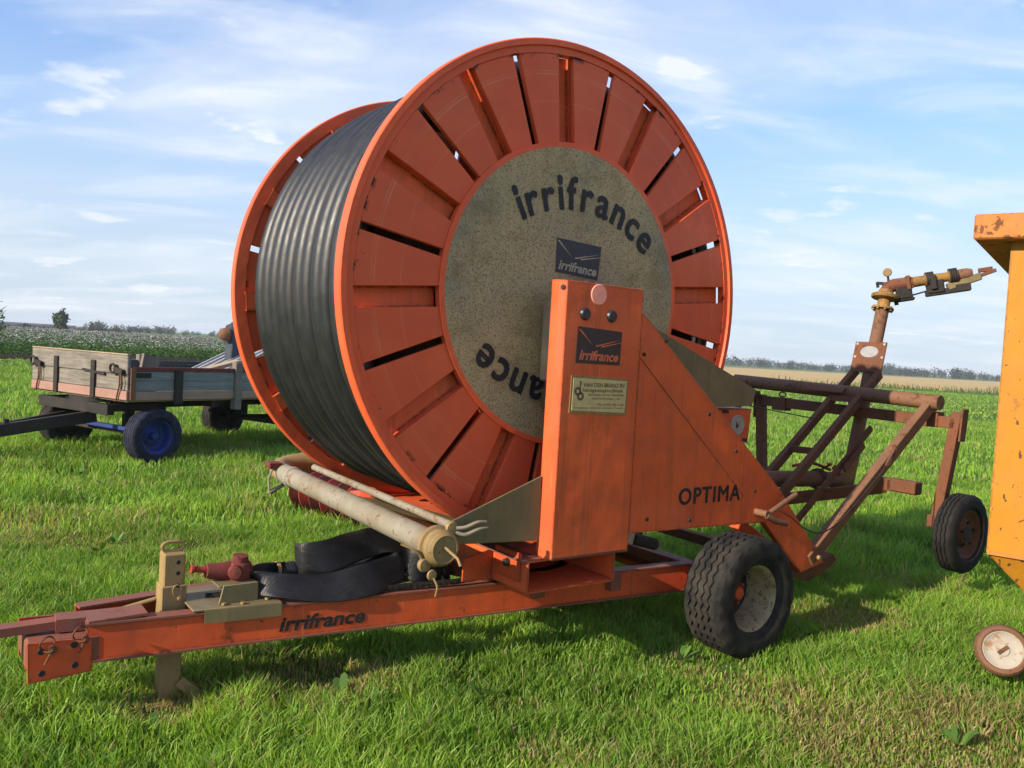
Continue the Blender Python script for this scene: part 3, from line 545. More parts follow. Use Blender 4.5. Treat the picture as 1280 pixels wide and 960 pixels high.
# --- inlet pipe with coupling
PA, PB = Vector((-.878, -.235, .775)), Vector((-.86, 1.85, .80)); pd = (PB-PA).normalized()
ip = B().tube([PA, PB], .062, 28).build('inlet_pipe', 'pipe_grey', reel)
B().lathe([(.064, .10), (.068, .075), (.068, .055), (.094, .050), (.097, .040), (.097, .020), (.085, .014), (.085, -.02), (.078, -.028), (.078, -.038), (.066, -.05), (.062, -.05), (.060, -.044), (.001, -.042)], PA, pd, 36).build('coupling', 'galv_tan', ip)
B().lathe([(.064, 0), (.070, .01), (.070, .04), (.064, .05)], PA+pd*1.88, pd, 28).build('collar', 'pipe_grey', ip)
B().tube([PA+Vector((.0, -.045, .01)), PA+Vector((.03, -.11, -.03)), PA+Vector((.035, -.13, -.06))], .007, 8).build('wire_hook', 'galv_tan', ip)
for a, s in ((.9, 1), (-2.3, -1)):
    o = PA+Vector((math.cos(a)*.105, .015, math.sin(a)*.105)); B().lathe([(.001, .014), (.028, .012), (.034, 0), (.030, -.014), (.001, -.016)], o, (0, -1, 0), 16).build('clamp_ear', 'galv_tan', ip)
    if s > 0:
        B().tube(cat_path([o+Vector((.02, -.01, 0)), o+Vector((.06, -.03, .005)), o+Vector((.11, -.05, .028)), o+Vector((.16, -.05, .026))], 4), .009, 8).build('lever', 'pipe_grey', ip)
        B().tube(cat_path([o+Vector((.02, -.01, -.02)), o+Vector((.06, -.03, -.03)), o+Vector((.12, -.05, -.005)), o+Vector((.17, -.05, .0))], 4), .009, 8).build('lever', 'pipe_grey', ip)
    else:
        o2 = o+Vector((.03, -.02, -.045)); B().lathe([(.001, .010), (.022, .008), (.026, 0), (.001, -.012)], o2, (0, -1, 0), 14).build('clamp_ear', 'galv_tan', ip)
        B().tube(cat_path([o2, o2+Vector((.02, -.02, -.05)), o2+Vector((.02, -.01, -.10))], 5), .005, 6).build('hook_wire', 'galv_tan', ip); B().tube(cat_path([o+Vector((0, 0, .02)), o+Vector((-.05, 0, .07)), o+Vector((-.11, .03, .10))], 5), .006, 6).build('hook_wire', 'galv_tan', ip)
B().tube(cat_path([PB, PB+Vector((.01, .10, .005)), PB+Vector((.08, .18, .02)), PB+Vector((.25, .20, .04)), PB+Vector((.5, .16, .04))], 5), [.060]*5+[.066]*16, 18).build('elbow', 'galv_tan', ip)
B().tube([(-.745, -.17, .84), (-.74, 1.62, .868)], .021, 12).build('drain_pipe', 'pipe_grey', reel)
e0 = PB+Vector((-.02, -.02, 0)); B().tube([e0+Vector((-.06, 0, .04)), e0+Vector((-.10, -.04, -.02)), e0+Vector((-.09, -.04, -.12))], .008, 8).tube([e0+Vector((-.09, -.04, -.12)), e0+Vector((.02, -.02, -.06))], .016, 10).build('end_bracket', 'pipe_grey', ip)
B().box(e0+Vector((-.045, .03, .055)), (.09, .09, .04)).build('end_block', 'maroon', ip, bev=.006)
# --- lifting frame for the sprinkler cart
for y in (-.255, 1.40):
    la = B().bar((1.93, y, .435), (3.335, y, 1.475), .065, .085).build('lift_arm', 'rust_light' if y < 0 else 'rust', reel, bev=.004)
    B().lathe([(.001, .02), (.014, .02), (.016, 0)], (2.00, y-.033, .455), (0, -1, 0), 8).build('bolt', 'galv_tan', la)
B().tube([(3.33, -.335, 1.495), (3.36, 1.60, 1.545)], .056, 20).build('lift_tube', 'rust_light', reel)
B().prism([(1.80, .335), (1.98, .285), (2.16, .32), (2.30, .395), (2.25, .445), (2.05, .40), (1.92, .45)], -.24, -.10).build('lift_foot', 'rust', reel, bev=.005)
B().bar((1.35, -.12, .70), (1.95, -.12, .36), .08, .07).build('rear_strut', 'orange_frame', reel, bev=.004)
B().tube([(2.70, -.31, 1.04), (2.78, -.32, 1.15), (2.77, -.32, 1.19)], [.012, .018, .012], 8).build('cable_clamp', 'rust', reel)
B().bar((1.9, -.06, .38), (1.95, 1.4, .38), .07, .07).build('lift_shaft', 'rust', reel)
b = B(); vs = []; n = 9
for i in range(n):
    a = R_(35+110*i/(n-1)); 
    for y in (.42, .78): vs.append((3.345+.125*math.cos(a), y, 1.45+.115*math.sin(a)))
b.add(vs, [(2*i, 2*i+1, 2*i+3, 2*i+2) for i in range(n-1)]).add([(x, y, z-.006) for x, y, z in vs], [(2*i, 2*i+2, 2*i+3, 2*i+1) for i in range(n-1)]).build('saddle_plate', 'rust', reel)

# ================================================================== SPRINKLER CART (hangs in the lifting frame)
cart = thing('sprinkler_cart', 'rusty brown sprinkler cart hanging in the lifting arms behind the reel', 'sprinkler cart', (0.288, 4.5, 0), TH)
cbm = B().bar((3.42, -.42, 1.35), (3.42, 1.34, 1.38), .075, .085).build('crossbar', 'rust', cart, bev=.004)
for y in (-.23, 1.12):
    o = B().box((3.42, y, 1.365), (.10, .14, .115)).build('sleeve', 'rust', cbm, bev=.005)
    B().tube([(3.42, y+.036*math.cos(a), 1.448+.020*math.sin(a)) for a in [i*2*PI/16 for i in range(17)]], .006, 6, False).build('ring', 'rust', cbm)
for y0, y1, ys in ((-.43, -.33, -1), (1.35, 1.27, 1)):
    lg = B().bar((3.42, y0, 1.43), (3.42, y1, .60), .075, .075, (1, 0, 0)).build('leg', 'rust', cart, bev=.004)
    B().bar((3.42, y0+ys*.045, 1.46), (3.42, y0+ys*.035, 1.22), .08, .014, (0, 1, 0)).build('stop_plate', 'rust', lg)
    B().tube([(3.42, y1, .60), (3.42, y1-.0+ys*.16, .545)], .03, 10).build('stub_axle', 'rust', lg)
    B().box((3.42, y1-ys*.03, .60), (.09, .06, .09)).build('end_block', 'rust', lg, bev=.004)
    make_wheel(cart, (3.44, -.50 if ys < 0 else 1.44, .545), .290, .150, .175, tmat='tyre_dark', rmat='rust', hubmat='dark_metal', side=ys, ribs=4, zig=.004, dish=.005, n=108, hubh=.008, hubr=1.35)  # dark flat hub and nuts: shade of the wheel's open holes put into colour
ms = B().tube([(3.40, .42, .74), (3.735, .42, 2.22)], .053, 20).build('mast', 'rust_light', cart)
md = Vector((.335, 0, 1.48)).normalized(); pc = Vector((3.40, .42, .74))+md*1.09
def mrot(): s = Vector((0, 1, 0)); nrm = s.cross(md); return Matrix((nrm, s, md)).transposed()
MR = mrot(); pl = B().box(pc+MR @ Vector((-.060, 0, 0)), (.012, .28, .26), MR).build('mast_plate', 'rust', cart, bev=.002)
b = B(); n0 = MR @ Vector((-1, 0, 0)); c0 = pc+MR @ Vector((-.067, 0, .045))
b.add([c0]+[c0+MR @ Vector((0, .080*math.cos(a), .048*math.sin(a))) for a in [i*2*PI/28 for i in range(28)]], [(0, 1+i, 1+(i+1) % 28) for i in range(28)]).build('oval_badge', 'oval_white', pl, smooth=False)
for y in (-.12, .12):
    for z in (-.0, .112): B().lathe([(.001, .002), (.010, .002), (.011, 0)], pc+MR @ Vector((-.066, y, z)), n0, 10).build('bolt', 'chalk', pl)
for y, x0, z0, x1, z1 in ((.55, 2.25, .63, 3.62, 1.70), (.30, 2.20, .615, 3.56, 1.68)): B().bar((x0, y, z0), (x1, y, z1), .050, .065).build('brace', 'rust', cart, bev=.003)
B().bar((2.78, .30, 1.06), (2.78, .55, 1.05), .04, .05).build('rung', 'rust', cart); B().bar((3.28, .30, 1.47), (3.28, .55, 1.46), .04, .05).build('rung', 'rust', cart); B().bar((3.40, .42, 1.36), (3.40, .42, 1.46), .05, .05).build('rung', 'rust', cart)
B().tube(cat_path([(1.7, .42, .86), (2.4, .42, .845), (3.0, .42, .82), (3.25, .42, .80), (3.38, .42, .80), (3.42, .42, .92)], 5), .062, 18).build('water_pipe', 'rust_light', cart)
B().lathe([(.066, 0), (.085, .0), (.085, .03), (.066, .03)], (2.98, .42, .82), (1, 0, -.02), 20, closed=True).build('pipe_flange', 'rust', cart)
B().tube([(3.30, .42, .80), (3.37, .40, .86), (3.40, .38, .97)], [.064, .066, .05], 14).build('elbow', 'brass_yellow', cart)
B().bar((2.1, .75, .58), (3.33, .05, .80), .06, .085).build('skid_bar', 'rust', cart, bev=.004)
B().bar((3.33, .12, .82), (3.33, -.02, .83), .08, .10).build('skid_joint', 'rust', cart, bev=.004)
B().box((3.34, -.10, .83), (.10, .24, .10)).build('skid_plate', 'rust', cart, bev=.012)
B().bar((2.45, .20, .575), (3.33, .20, 1.25), .022, .055).build('strut', 'rust', cart, bev=.003); B().bar((2.95, .17, .93), (3.2, .17, 1.12), .012, .055).build('strut', 'rust', cart, bev=.003)
b = B(); b.tube(cat_path([(3.05, .42, .90), (2.95, .30, .95), (2.86, .22, .97), (2.78, .2, .98)], 4), .010, 6).tube(cat_path([(3.05, .35, .90), (2.9, .42, .95), (2.7, .45, .93)], 4), .012, 6).tube([(3.08, .30, .88), (3.0, .28, .93)], .025, 8).build('spring_gear', 'red_paint', cart)
# the big gun
MT = Vector((3.735, .42, 2.22)); gu = B().lathe([(.001, 0), (.050, 0), (.088, .004), (.090, .016), (.086, .022), (.052, .024), (.050, .085), (.075, .090), (.104, .100), (.110, .118), (.106, .130), (.085, .140), (.060, .150), (.055, .175), (.001, .18)], MT, md, 30).build('sprinkler_gun', 'brass_yellow', cart)
for i in range(8):
    a = i*PI/4; B().lathe([(.001, .012), (.009, .011), (.010, -.03)], MT+MR @ Vector((.073*math.cos(a), .073*math.sin(a), .022)), md, 6).build('bolt', 'galv_tan', gu)
gd = Vector((.60, -.80, .20)).normalized(); gs = gd.cross(Vector((0, 0, 1))).normalized(); gn = gs.cross(gd); G0 = MT+md*.21
GR = Matrix((gd, gs, gn)).transposed()
def GP(x, y, z): return G0+gd*x*.80+gs*y+gn*z
B().tube([MT+md*.12, MT+md*.165, GP(.02, 0, -.012), GP(.07, 0, .0), GP(.25, 0, .0)], [.05, .052, .055, .054, .048], 16).box(GP(.02, 0, .0), (.10, .085, .07), GR).box(GP(.16, 0, -.02), (.14, .08, .06), GR).box(GP(.20, 0, .0), (.03, .12, .12), GR).build('elbow', 'rust', gu, bev=.006)
B().lathe([(r_*1.05, x_*.80) for r_, x_ in [(.046, .20), (.050, .205), (.043, .21), (.040, .36), (.052, .362), (.054, .40), (.052, .44), (.040, .445), (.037, .58), (.050, .585), (.051, .62), (.049, .66), (.041, .67), (.036, .77), (.030, .80), (.026, .80), (.001, .79)]], G0, gd, 24).build('barrel', 'brass_yellow', gu)
for x in (.37, .39, .41, .43, .59, .61, .63, .65): B().lathe([(.052, 0), (.066, .0), (.066, .011), (.052, .011)], GP(x, 0, .0), gd, 16, closed=True).build('clamp_fin', 'dark_metal', gu)
B().lathe([(.038, 0), (.047, .01), (.048, .07), (.036, .11)], GP(.67, 0, .0), gd, 18).build('nozzle', 'rust_light', gu)
B().box(GP(.15, 0, -.065), (.12, .085, .13), GR).box(GP(.15, 0, -.135), (.15, .07, .03), GR).build('gear_housing', 'dark_metal', gu, bev=.010)
B().box(GP(.45, .0, -.065), (.13, .085, .11), GR).box(GP(.50, 0, -.115), (.24, .06, .05), GR).box(GP(.43, .05, -.03), (.05, .03, .12), GR).build('drive_bracket', 'dark_metal', gu, bev=.008)
B().bar(GP(.56, .0, -.085), GP(.88, 0, -.035), .065, .062).build('drive_arm', 'galv_olive', gu, bev=.008)
B().box(GP(.70, 0, -.105), (.12, .07, .07), GR).build('counterweight', 'dark_metal', gu, bev=.008)
B().tube([GP(.15, 0, -.115), GP(.42, 0, -.085)], .007, 8).build('rod', 'dark_metal', gu)
B().bar(GP(.80, 0, -.045), GP(1.02, 0, -.005), .06, .030).box(GP(.93, 0, .012), (.10, .045, .035), GR).build('deflector_spoon', 'rust', gu, bev=.003)
B().lathe([(.001, .012), (.030, .012), (.036, .005), (.036, -.005), (.030, -.012), (.001, -.012)], GP(.02, 0, .115), gs, 20).build('pressure_gauge', 'galv_tan', gu)
B().tube([GP(.02, 0, .03), GP(.02, 0, .09)], .010, 8).bar(GP(-.10, 0, .04), GP(.03, 0, .015), .06, .02).bar(GP(-.09, 0, .035), GP(-.09, 0, .0), .04, .02).build('trip_lever', 'dark_metal', gu)
B().tube([GP(-.04, 0, -.075), GP(-.17, .02, -.068)], .004, 6).tube([GP(-.04, 0, -.12), GP(-.11, .02, -.115)], .004, 6).build('stop_wire', 'dark_metal', gu)
B().bar(GP(.06, -.02, -.08), GP(.07, -.02, -.17), .02, .03).build('stop_finger', 'dark_metal', gu)

# ================================================================== LAYFLAT HOSE on the drawbar
def ribbon(path, ups, w, t, k=8, seed=1, wv=None):
    rnd = random.Random(seed); P = cat_path(path, k); U = cat_path(ups, k); Wd = cat_path([(x, 0, 0) for x in (wv or [w]*len(path))], k); vs = []; n = 14; fs = []
    for i, p in enumerate(P):
        d = (P[min(i+1, len(P)-1)]-P[max(0, i-1)]).normalized(); U[i] = Vector((U[i].x, U[i].y*1.5, U[i].z)); u = (U[i]-d*U[i].dot(d)).normalized(); s = d.cross(u)
        wob = .007*math.sin(i*.4+seed)+.006*math.sin(i*.17); ww = Wd[i].x; tt = t
        for j in range(n):
            a = 2*PI*j/n; x = math.copysign(abs(math.cos(a))**.28, math.cos(a))*ww/2; y = math.sin(a)*tt; fold = wob*(x/(ww/2))**2+.0035*math.sin(x*40+i*.3)
            vs.append(p+u*x+s*(y+fold))
    for i in range(len(P)-1):
        for j in range(n): a = i*n+j; b_ = i*n+(j+1) % n; fs.append((a, b_, b_+n, a+n))
    fs += [tuple(range(n))[::-1], tuple(range(len(vs)-n, len(vs)))]; return B().add(vs, fs)
lf = thing('layflat_hose', 'crumpled flat black rubber hose lying folded on the orange drawbar', 'hose', (0.288, 4.5, 0), TH)
ribbon([(-1.30, .44, .605), (-1.28, .37, .615), (-1.15, .36, .625), (-.98, .40, .655), (-.84, .43, .665), (-.70, .40, .615), (-.60, .34, .555), (-.55, .28, .525), (-.60, .23, .520), (-.72, .21, .545), (-.78, .26, .575), (-.84, .23, .56), (-1.0, .20, .530), (-1.18, .21, .510), (-1.36, .24, .520), (-1.49, .29, .535), (-1.535, .36, .545), (-1.48, .43, .55), (-1.36, .45, .545)],
       [(0, .1, 1), (0, .1, 1), (0, .25, 1), (.1, .5, 1), (.2, .7, .8), (.3, .7, .7), (.2, .4, .9), (0, 0, 1), (0, -.1, 1), (0, .2, 1), (0, .3, 1), (0, .3, 1), (0, .35, 1), (0, .45, 1), (0, .5, .9), (-.2, .5, .8), (-.5, .3, .8), (-.3, .1, 1), (0, 0, 1)], .155, .005, 7, 2,
       [.15, .16, .165, .16, .17, .16, .15, .14, .13, .15, .14, .15, .165, .15, .13, .12, .10, .10, .10]).build('hose', 'layflat_rubber', lf, ang=60)
ribbon([(-1.25, .44, .50), (-1.05, .42, .53), (-.86, .46, .60), (-.70, .46, .57), (-.58, .42, .51), (-.5, .36, .49), (-.52, .26, .49)], [(0, .9, .4), (0, .9, .4), (.2, .8, .5), (0, .9, .5), (0, .8, .6), (0, .5, .8), (0, .2, 1)], .15, .012, 8, 5).build('hose', 'layflat_rubber', lf, ang=60)
B().tube([(-1.36, .45, .545), (-1.27, .45, .545)], [.042, .042], 16).lathe([(.046, 0), (.046, .02), (.042, .02), (.042, 0)], (-1.335, .45, .545), (1, 0, 0), 18, closed=True).build('hose_coupling', 'black_rubber', lf)
B().lathe([(.044, 0), (.049, .002), (.049, .016), (.044, .018)], (-1.40, .45, .548), (1, 0, 0), 18).build('hose_clamp', 'galv_tan', lf)

# ================================================================== FARM TRAILER
tr = thing('farm_trailer', 'old four wheeled farm trailer with grey plank sides and blue front wheel', 'trailer', (-5.41, 11.16, 0), R_(57))
XF, XR, YN, YF = -.39, 3.55, -1.07, 1.16; ZB = .83
B().span((XF, YN+.03, .79), (XR, YF-.03, ZB)).build('bed', 'wood_old', tr)
for y in (-.45, .5): B().span((XF+.1, y-.04, .66), (XR-.05, y+.04, .785)).build('bed_beam', 'dark_metal', tr)
for x in (.9, 1.9, 3.2): B().span((x-.04, YN+.05, .70), (x+.04, YF-.05, .788)).build('bed_bearer', 'dark_metal', tr)
fb = B().span((XF-.05, YN-.02, .815), (XF, YF, .93)).build('front_board', 'wood_pink', tr, bev=.006)
for z0, z1, j in ((.935, 1.13, .004), (1.136, 1.372, -.003)): B().span((XF-.045+j, YN-.02, z0), (XF, YF, z1)).build('plank', 'wood_grey', fb, bev=.007)
B().span((XF-.055, YN-.02, 1.374), (XF+.005, YF, 1.39)).build('top_cap', 'wood_old', fb, bev=.004)
for y, z1 in ((.52, 1.29), (-.36, 1.28)): B().span((XF-.072, y-.045, .80), (XF-.048, y+.045, z1)).build('strap', 'dark_metal', fb, bev=.004)
B().bar((XF-.06, -.12, 1.148), (XF-.06, -.62, 1.118), .018, .032).build('hinge_pin', 'dark_metal', fb)
for y in (-.84, 1.06):
    B().tube([(XF-.09, y+.055*math.cos(a), 1.20+.055*math.sin(a)) for a in [i*2*PI/18 for i in range(19)]], .016, 8, False).bar((XF-.08, y-.05, 1.19), (XF-.08, y-.21, 1.16), .04, .06).build('latch_ring', 'dark_metal', fb)
    B().tube(cat_path([(XF-.07, y-.12, 1.13), (XF-.075, y-.13, 1.0), (XF-.07, y-.08, .86), (XF-.07, y-.06, .79)], 4), .011, 6).tube(cat_path([(XF-.08, y-.16, 1.14), (XF-.085, y-.19, 1.05), (XF-.08, y-.17, .95)], 4), .009, 6).build('latch_chain', 'rust_light', fb)
for ys, s in ((YN, -1), (YF, 1)):
    y0, y1 = (ys-.04, ys) if s < 0 else (ys, ys+.04)
    sb = B().span((XF+.01, y0, .815), (XR, y1, .925)).build('side_board', 'wood_side_pink' if s < 0 else 'blue_board', tr, bev=.005)
    for z0, z1 in ((.930, 1.055), (1.060, 1.175)):
        B().span((XF+.03, y0, z0), (1.14, y1, z1)).build('plank', 'wood_side' if s < 0 else 'blue_board', sb, bev=.005); B().span((1.27, y0, z0), (XR, y1, z1)).build('plank', 'wood_side' if s < 0 else 'blue_board', sb, bev=.005)
    B().span((XF+.02, y0-.008, 1.178), (1.14, y1+.008, 1.232)).build('top_rail', 'maroon' if s < 0 else 'blue_board', sb, bev=.004); B().span((1.27, y0-.008, 1.178), (XR, y1+.008, 1.225)).build('top_rail', 'maroon' if s < 0 else 'blue_board', sb, bev=.004)
    if s < 0:
        B().span((.20, y0-.03, .76), (.32, y0-.002, 1.20)).build('strap', 'dark_metal', sb, bev=.004); B().span((XF+.06, y0-.03, 1.10), (XF+.25, y0-.004, 1.16)).build('latch', 'dark_metal', sb, bev=.004)
        B().span((XF-.02, y0-.02, .82), (XF+.05, y0-.004, 1.22)).build('corner_iron', 'rust_light', sb, bev=.003)
    B().span((1.145, y0-.03, .66), (1.265, y1+.03, 1.32)).build('stake', 'wood_post', sb, bev=.01)
B().span((XR-.02, YN, .82), (XR+.03, YF, 1.22)).build('tail_board', 'wood_old', tr, bev=.006)
B().span((1.27, YN-.03, 1.255), (XR, YN+.02, 1.30)).build('hay_rail', 'wood_post', tr, bev=.004); B().span((2.25, YN-.05, 1.215), (2.35, YN-.03, 1.31)).build('rail_bracket', 'zinc', tr, bev=.003)
B().span((-.46, -.72, .60), (-.36, .92, .735)).build('bogie_beam', 'dark_metal', tr, bev=.006)
B().span((-.45, -.70, .64), (.36, -.62, .735)).span((-.45, .82, .64), (.36, .90, .735)).span((.30, -.70, .64), (.38, .90, .735)).build('bogie_frame', 'dark_metal', tr)
B().lathe([(.40, .735), (.46, .735), (.46, .785), (.40, .785)], (0, .05, 0), (0, 0, 1), 40, closed=True).build('turntable', 'dark_metal', tr)
B().bar((0, -.95, .36), (0, 1.05, .36), .09, .09).bar((0, -.45, .36), (0, -.45, .66), .09, .12).bar((0, .55, .36), (0, .55, .66), .09, .12).build('front_axle', 'dark_metal', tr)
B().bar((2.65, -.95, .36), (2.65, 1.05, .36), .09, .09).bar((2.65, -.45, .36), (2.65, -.45, .68), .09, .14).bar((2.65, .55, .36), (2.65, .55, .68), .09, .14).build('rear_axle', 'dark_metal', tr)
make_wheel(tr, (0, -1.01, .345), .355, .25, .215, tmat='tyre_blue', rmat='blue_paint', hubmat='blue_paint', zig=.008, dish=.09)
make_wheel(tr, (0, 1.03, .345), .355, .25, .20, tmat='tyre', rmat='dark_metal', hubmat='dark_metal', side=1)
make_wheel(tr, (2.65, -1.01, .345), .355, .25, .20, tmat='tyre_dark', rmat='dark_metal', hubmat='dark_metal'); make_wheel(tr, (2.65, 1.03, .345), .355, .25, .20, tmat='tyre', rmat='dark_metal', hubmat='dark_metal', side=1)
B().bar((-.36, -.30, .555), (-2.35, .12, .25), .08, .15).bar((-.36, .40, .52), (-2.35, .16, .24), .06, .09).lathe([(.03, -.02), (.06, -.02), (.06, .02), (.03, .02)], (-2.42, .14, .25), (0, 0, 1), 18, closed=True).build('drawbar', 'dark_metal', tr, bev=.004)
B().box((-1.35, -.08, .50), (.06, .05, .06)).build('drawbar_stop', 'dark_metal', tr, bev=.006)
B().bar((-.10, -.80, .40), (-.14, .45, .41), .06, .05).build('steering_bar', 'blue_paint', tr, bev=.004)
b = B(); b.bar((2.2, -.7, .45), (3.3, -.75, .74), .05, .06).bar((2.2, .8, .45), (3.3, .8, .74), .05, .06).tube([(2.1, .2, .42), (3.4, -.5, .45)], .03, 8).tube([(3.4, -.5, .45), (3.45, -.9, .42)], .05, 8).bar((3.3, -.9, .78), (3.3, -.9, .45), .07, .05).build('brake_gear', 'dark_metal', tr)
trM = Matrix.Translation((-5.41, 11.16, 0)) @ Matrix.Rotation(R_(57), 4, 'Z')
def load(name, label, cat, b, mat, bev=0):
    o = b.build(name, mat, None, bev=bev); o.matrix_world = trM; return tag(o, label, cat)
for i, w_ in enumerate(('farthest back', 'in the middle', 'nearest the front')):
    y_ = .50-.30*i; load('metal_sheet', 'blue grey metal sheet leaning up out of the trailer bed, '+w_+' of three', 'metal sheet', B().bar((1.55, y_, 1.06), (3.1, y_, 1.74+.02*i), .25, .010).bar((1.55, y_+.09, 1.078), (3.1, y_+.09, 1.758+.02*i), .03, .026).bar((1.55, y_-.05, 1.078), (3.1, y_-.05, 1.758+.02*i), .03, .026), 'zinc')['group'] = 'metal sheets in the trailer'
load('wooden_board', 'brown wooden board lying slanted across the trailer bed by the middle stake', 'board', B().bar((.30, -.60, 1.02), (1.35, -.90, 1.33), .24, .035), 'wood_old', .004)
load('wooden_batten', 'thin brown batten lying along the slanted board in the trailer', 'batten', B().bar((.30, -.755, 1.03), (1.32, -1.035, 1.33), .03, .05), 'wood_old', .004)
load('metal_scoop', 'small grey sheet metal scoop standing in the front corner of the trailer', 'scoop', B().prism([(-.02, 1.12), (.22, 1.16), (.30, 1.35), (.03, 1.37)], -.70, -.69).bar((-.03, -.72, 1.10), (.02, -.72, 1.39), .05, .03).prism([(-.02, .84), (.22, .84), (.22, 1.16), (-.02, 1.12)], -.70, -.69), 'wood_post')
pm = thing('pump_stand', 'dark blue upright with a rusty orange drum end standing in the trailer', 'machine part', (0, 0, 0), 0); pm.matrix_world = trM
B().prism([(2.0, .83), (2.36, .83), (2.34, 1.55), (2.42, 1.62), (2.42, 1.86), (2.22, 1.90), (2.06, 1.84), (2.08, 1.5)], .15, .32).bar((2.12, .24, 1.88), (2.6, .24, 1.90), .05, .04).build('upright', 'blue_board', pm, bev=.012)
B().lathe([(.001, .15), (.05, .145), (.09, .11), (.105, .05), (.105, 0), (.08, -.02)], (2.06, .23, 1.70), (-1, .35, .0), 22).build('drum_end', 'rust_light', pm)

# ================================================================== RING ROLLER behind the reel
rr_ = thing('ring_roller', 'red ring roller lying in the grass behind the inlet pipe', 'roller', (-1.78, 8.05, 0), R_(-46))
B().bar((-.45, 0, .20), (.85, 0, .20), .06, .06).build('shaft', 'maroon', rr_); 
B().span((-.42, .20, .32), (.85, .28, .39)).span((-.42, 0, .17), (-.37, .28, .37)).span((.80, 0, .17), (.85, .28, .37)).build('frame', 'red_paint', rr_, bev=.005)
for i in range(6):
    B().lathe([(.08, -.05), (.15, -.02), (.205, -.006), (.205, .006), (.15, .02), (.08, .05)], (-.30+i*.19, 0, .20), (1, 0, 0), 30, closed=True).build('ring', 'red_paint' if i % 2 else 'maroon', rr_)

# ================================================================== YELLOW HOPPER at the right
ya = R_(-36); yh = thing('yellow_hopper', 'tall yellow steel hopper with rust specks cut off by the right edge', 'hopper', (2.335, 3.98, 0), ya)
# local x to the right along the face, y away from the camera
hp0 = B(); z1, z2 = .86, 2.40; Lx, Ly = 2.2, 1.9
hp0.add([(0, 0, z1), (Lx, 0, z1), (Lx, Ly, z1), (0, Ly, z1), (0, 0, z2), (Lx, 0, z2), (Lx, Ly, z2), (0, Ly, z2)], [(0, 1, 5, 4), (1, 2, 6, 5), (2, 3, 7, 6), (3, 0, 4, 7)])
hb = hp0.build('body', 'yellow', yh)
B().add([(0, 0, z1), (Lx, 0, z1), (Lx, Ly, z1), (0, Ly, z1), (.42, .30, .38), (Lx-.42, .30, .38), (Lx-.42, Ly-.30, .38), (.42, Ly-.30, .38)], [(0, 4, 5, 1), (1, 5, 6, 2), (2, 6, 7, 3), (3, 7, 4, 0), (4, 7, 6, 5)]).build('funnel', 'yellow', yh)
B().bar((.004, -.002, z1), (Lx, -.002, z1), .012, .016).build('seam', 'yellow_rim', yh)
B().span((-.15, -.10, 2.355), (Lx+.1, 0, 2.475)).span((-.15, 0, 2.355), (0, Ly+.1, 2.475)).span((0, Ly, 2.36), (Lx+.1, Ly+.1, 2.475)).span((Lx, 0, 2.36), (Lx+.1, Ly, 2.475)).build('rim', 'yellow_rim', yh, bev=.008)
B().tube(cat_path([(.12, -.004, 1.03), (.2, -.004, 1.08), (.32, -.004, 1.12)], 4), .004, 6).build('scratch_ridge', 'yellow_rim', yh)
for x in (.5, 1.7): B().bar((x, .5, .40), (x, .5, .0), .09, .09).bar((x, 1.4, .40), (x, 1.4, .0), .09, .09).build('leg', 'yellow_rim', yh, bev=.004)
wc = Vector((2.735, 4.44, .232)); yM = (Matrix.Translation((2.335, 3.98, 0)) @ Matrix.Rotation(ya, 4, 'Z')).inverted(); wl = yM @ wc
ax = (yM.to_3x3() @ Vector((-.42, -.82, .36))).normalized()
sw = B().lathe([(.001, .030), (.030, .030), (.036, .024), (.060, .020), (.085, .026), (.093, .034), (.100, .034), (.100, -.03), (.001, -.03)], wl, ax, 32).build('support_wheel', 'chalk', yh)
B().lathe([(.098, .036), (.106, .040), (.122, .036), (.134, .020), (.137, 0), (.134, -.02), (.120, -.036), (.098, -.036)], wl, ax, 36).build('tyre', 'rust_light', sw)
e1 = ax.orthogonal().normalized(); B().bar(wl+ax*.033-e1*.03, wl+ax*.033+e1*.03, .018, .008, ax).build('slot', 'rust', sw)
B().tube([wl-ax*.03, wl-ax*.09, wl-ax*.10+Vector((.25, .05, .15)), wl-ax*.1+Vector((.35, .1, .40))], .022, 10).build('wheel_arm', 'yellow_rim', sw)

# ================================================================== VEGETATION
def vnoise(x, y, s, seed=0):
    r = np.random.default_rng(seed); g = r.random((64, 64)); x = x/s; y = y/s; xi = np.floor(x).astype(int); yi = np.floor(y).astype(int); fx = x-xi; fy = y-yi
    fx = fx*fx*(3-2*fx); fy = fy*fy*(3-2*fy); a = g[xi % 64, yi % 64]; b_ = g[(xi+1) % 64, yi % 64]; c = g[xi % 64, (yi+1) % 64]; d = g[(xi+1) % 64, (yi+1) % 64]
    return (a*(1-fx)+b_*fx)*(1-fy)+(c*(1-fx)+d*fx)*fy
def np_mesh(name, verts, quads, tris, tint, mat):
    """verts (n,3), quads (m,4), tris (k,3), tint (n,3)"""
    me = bpy.data.meshes.new(name); nq, ntr = len(quads), len(tris); me.vertices.add(len(verts)); me.vertices.foreach_set('co', np.ascontiguousarray(verts, dtype=np.float32).ravel())
    me.loops.add(nq*4+ntr*3); me.polygons.add(nq+ntr); li = np.concatenate([quads.ravel(), tris.ravel()]) if ntr else quads.ravel(); me.loops.foreach_set('vertex_index', li.astype(np.int32))
    me.polygons.foreach_set('loop_start', np.concatenate([np.arange(nq)*4, nq*4+np.arange(ntr)*3]).astype(np.int32))
    me.update(calc_edges=True)
    ca = me.color_attributes.new('tint', 'FLOAT_COLOR', 'POINT'); ca.data.foreach_set('color', np.concatenate([tint, np.ones((len(tint), 1))], 1).astype(np.float32).ravel())
    return link(name, me, mat)
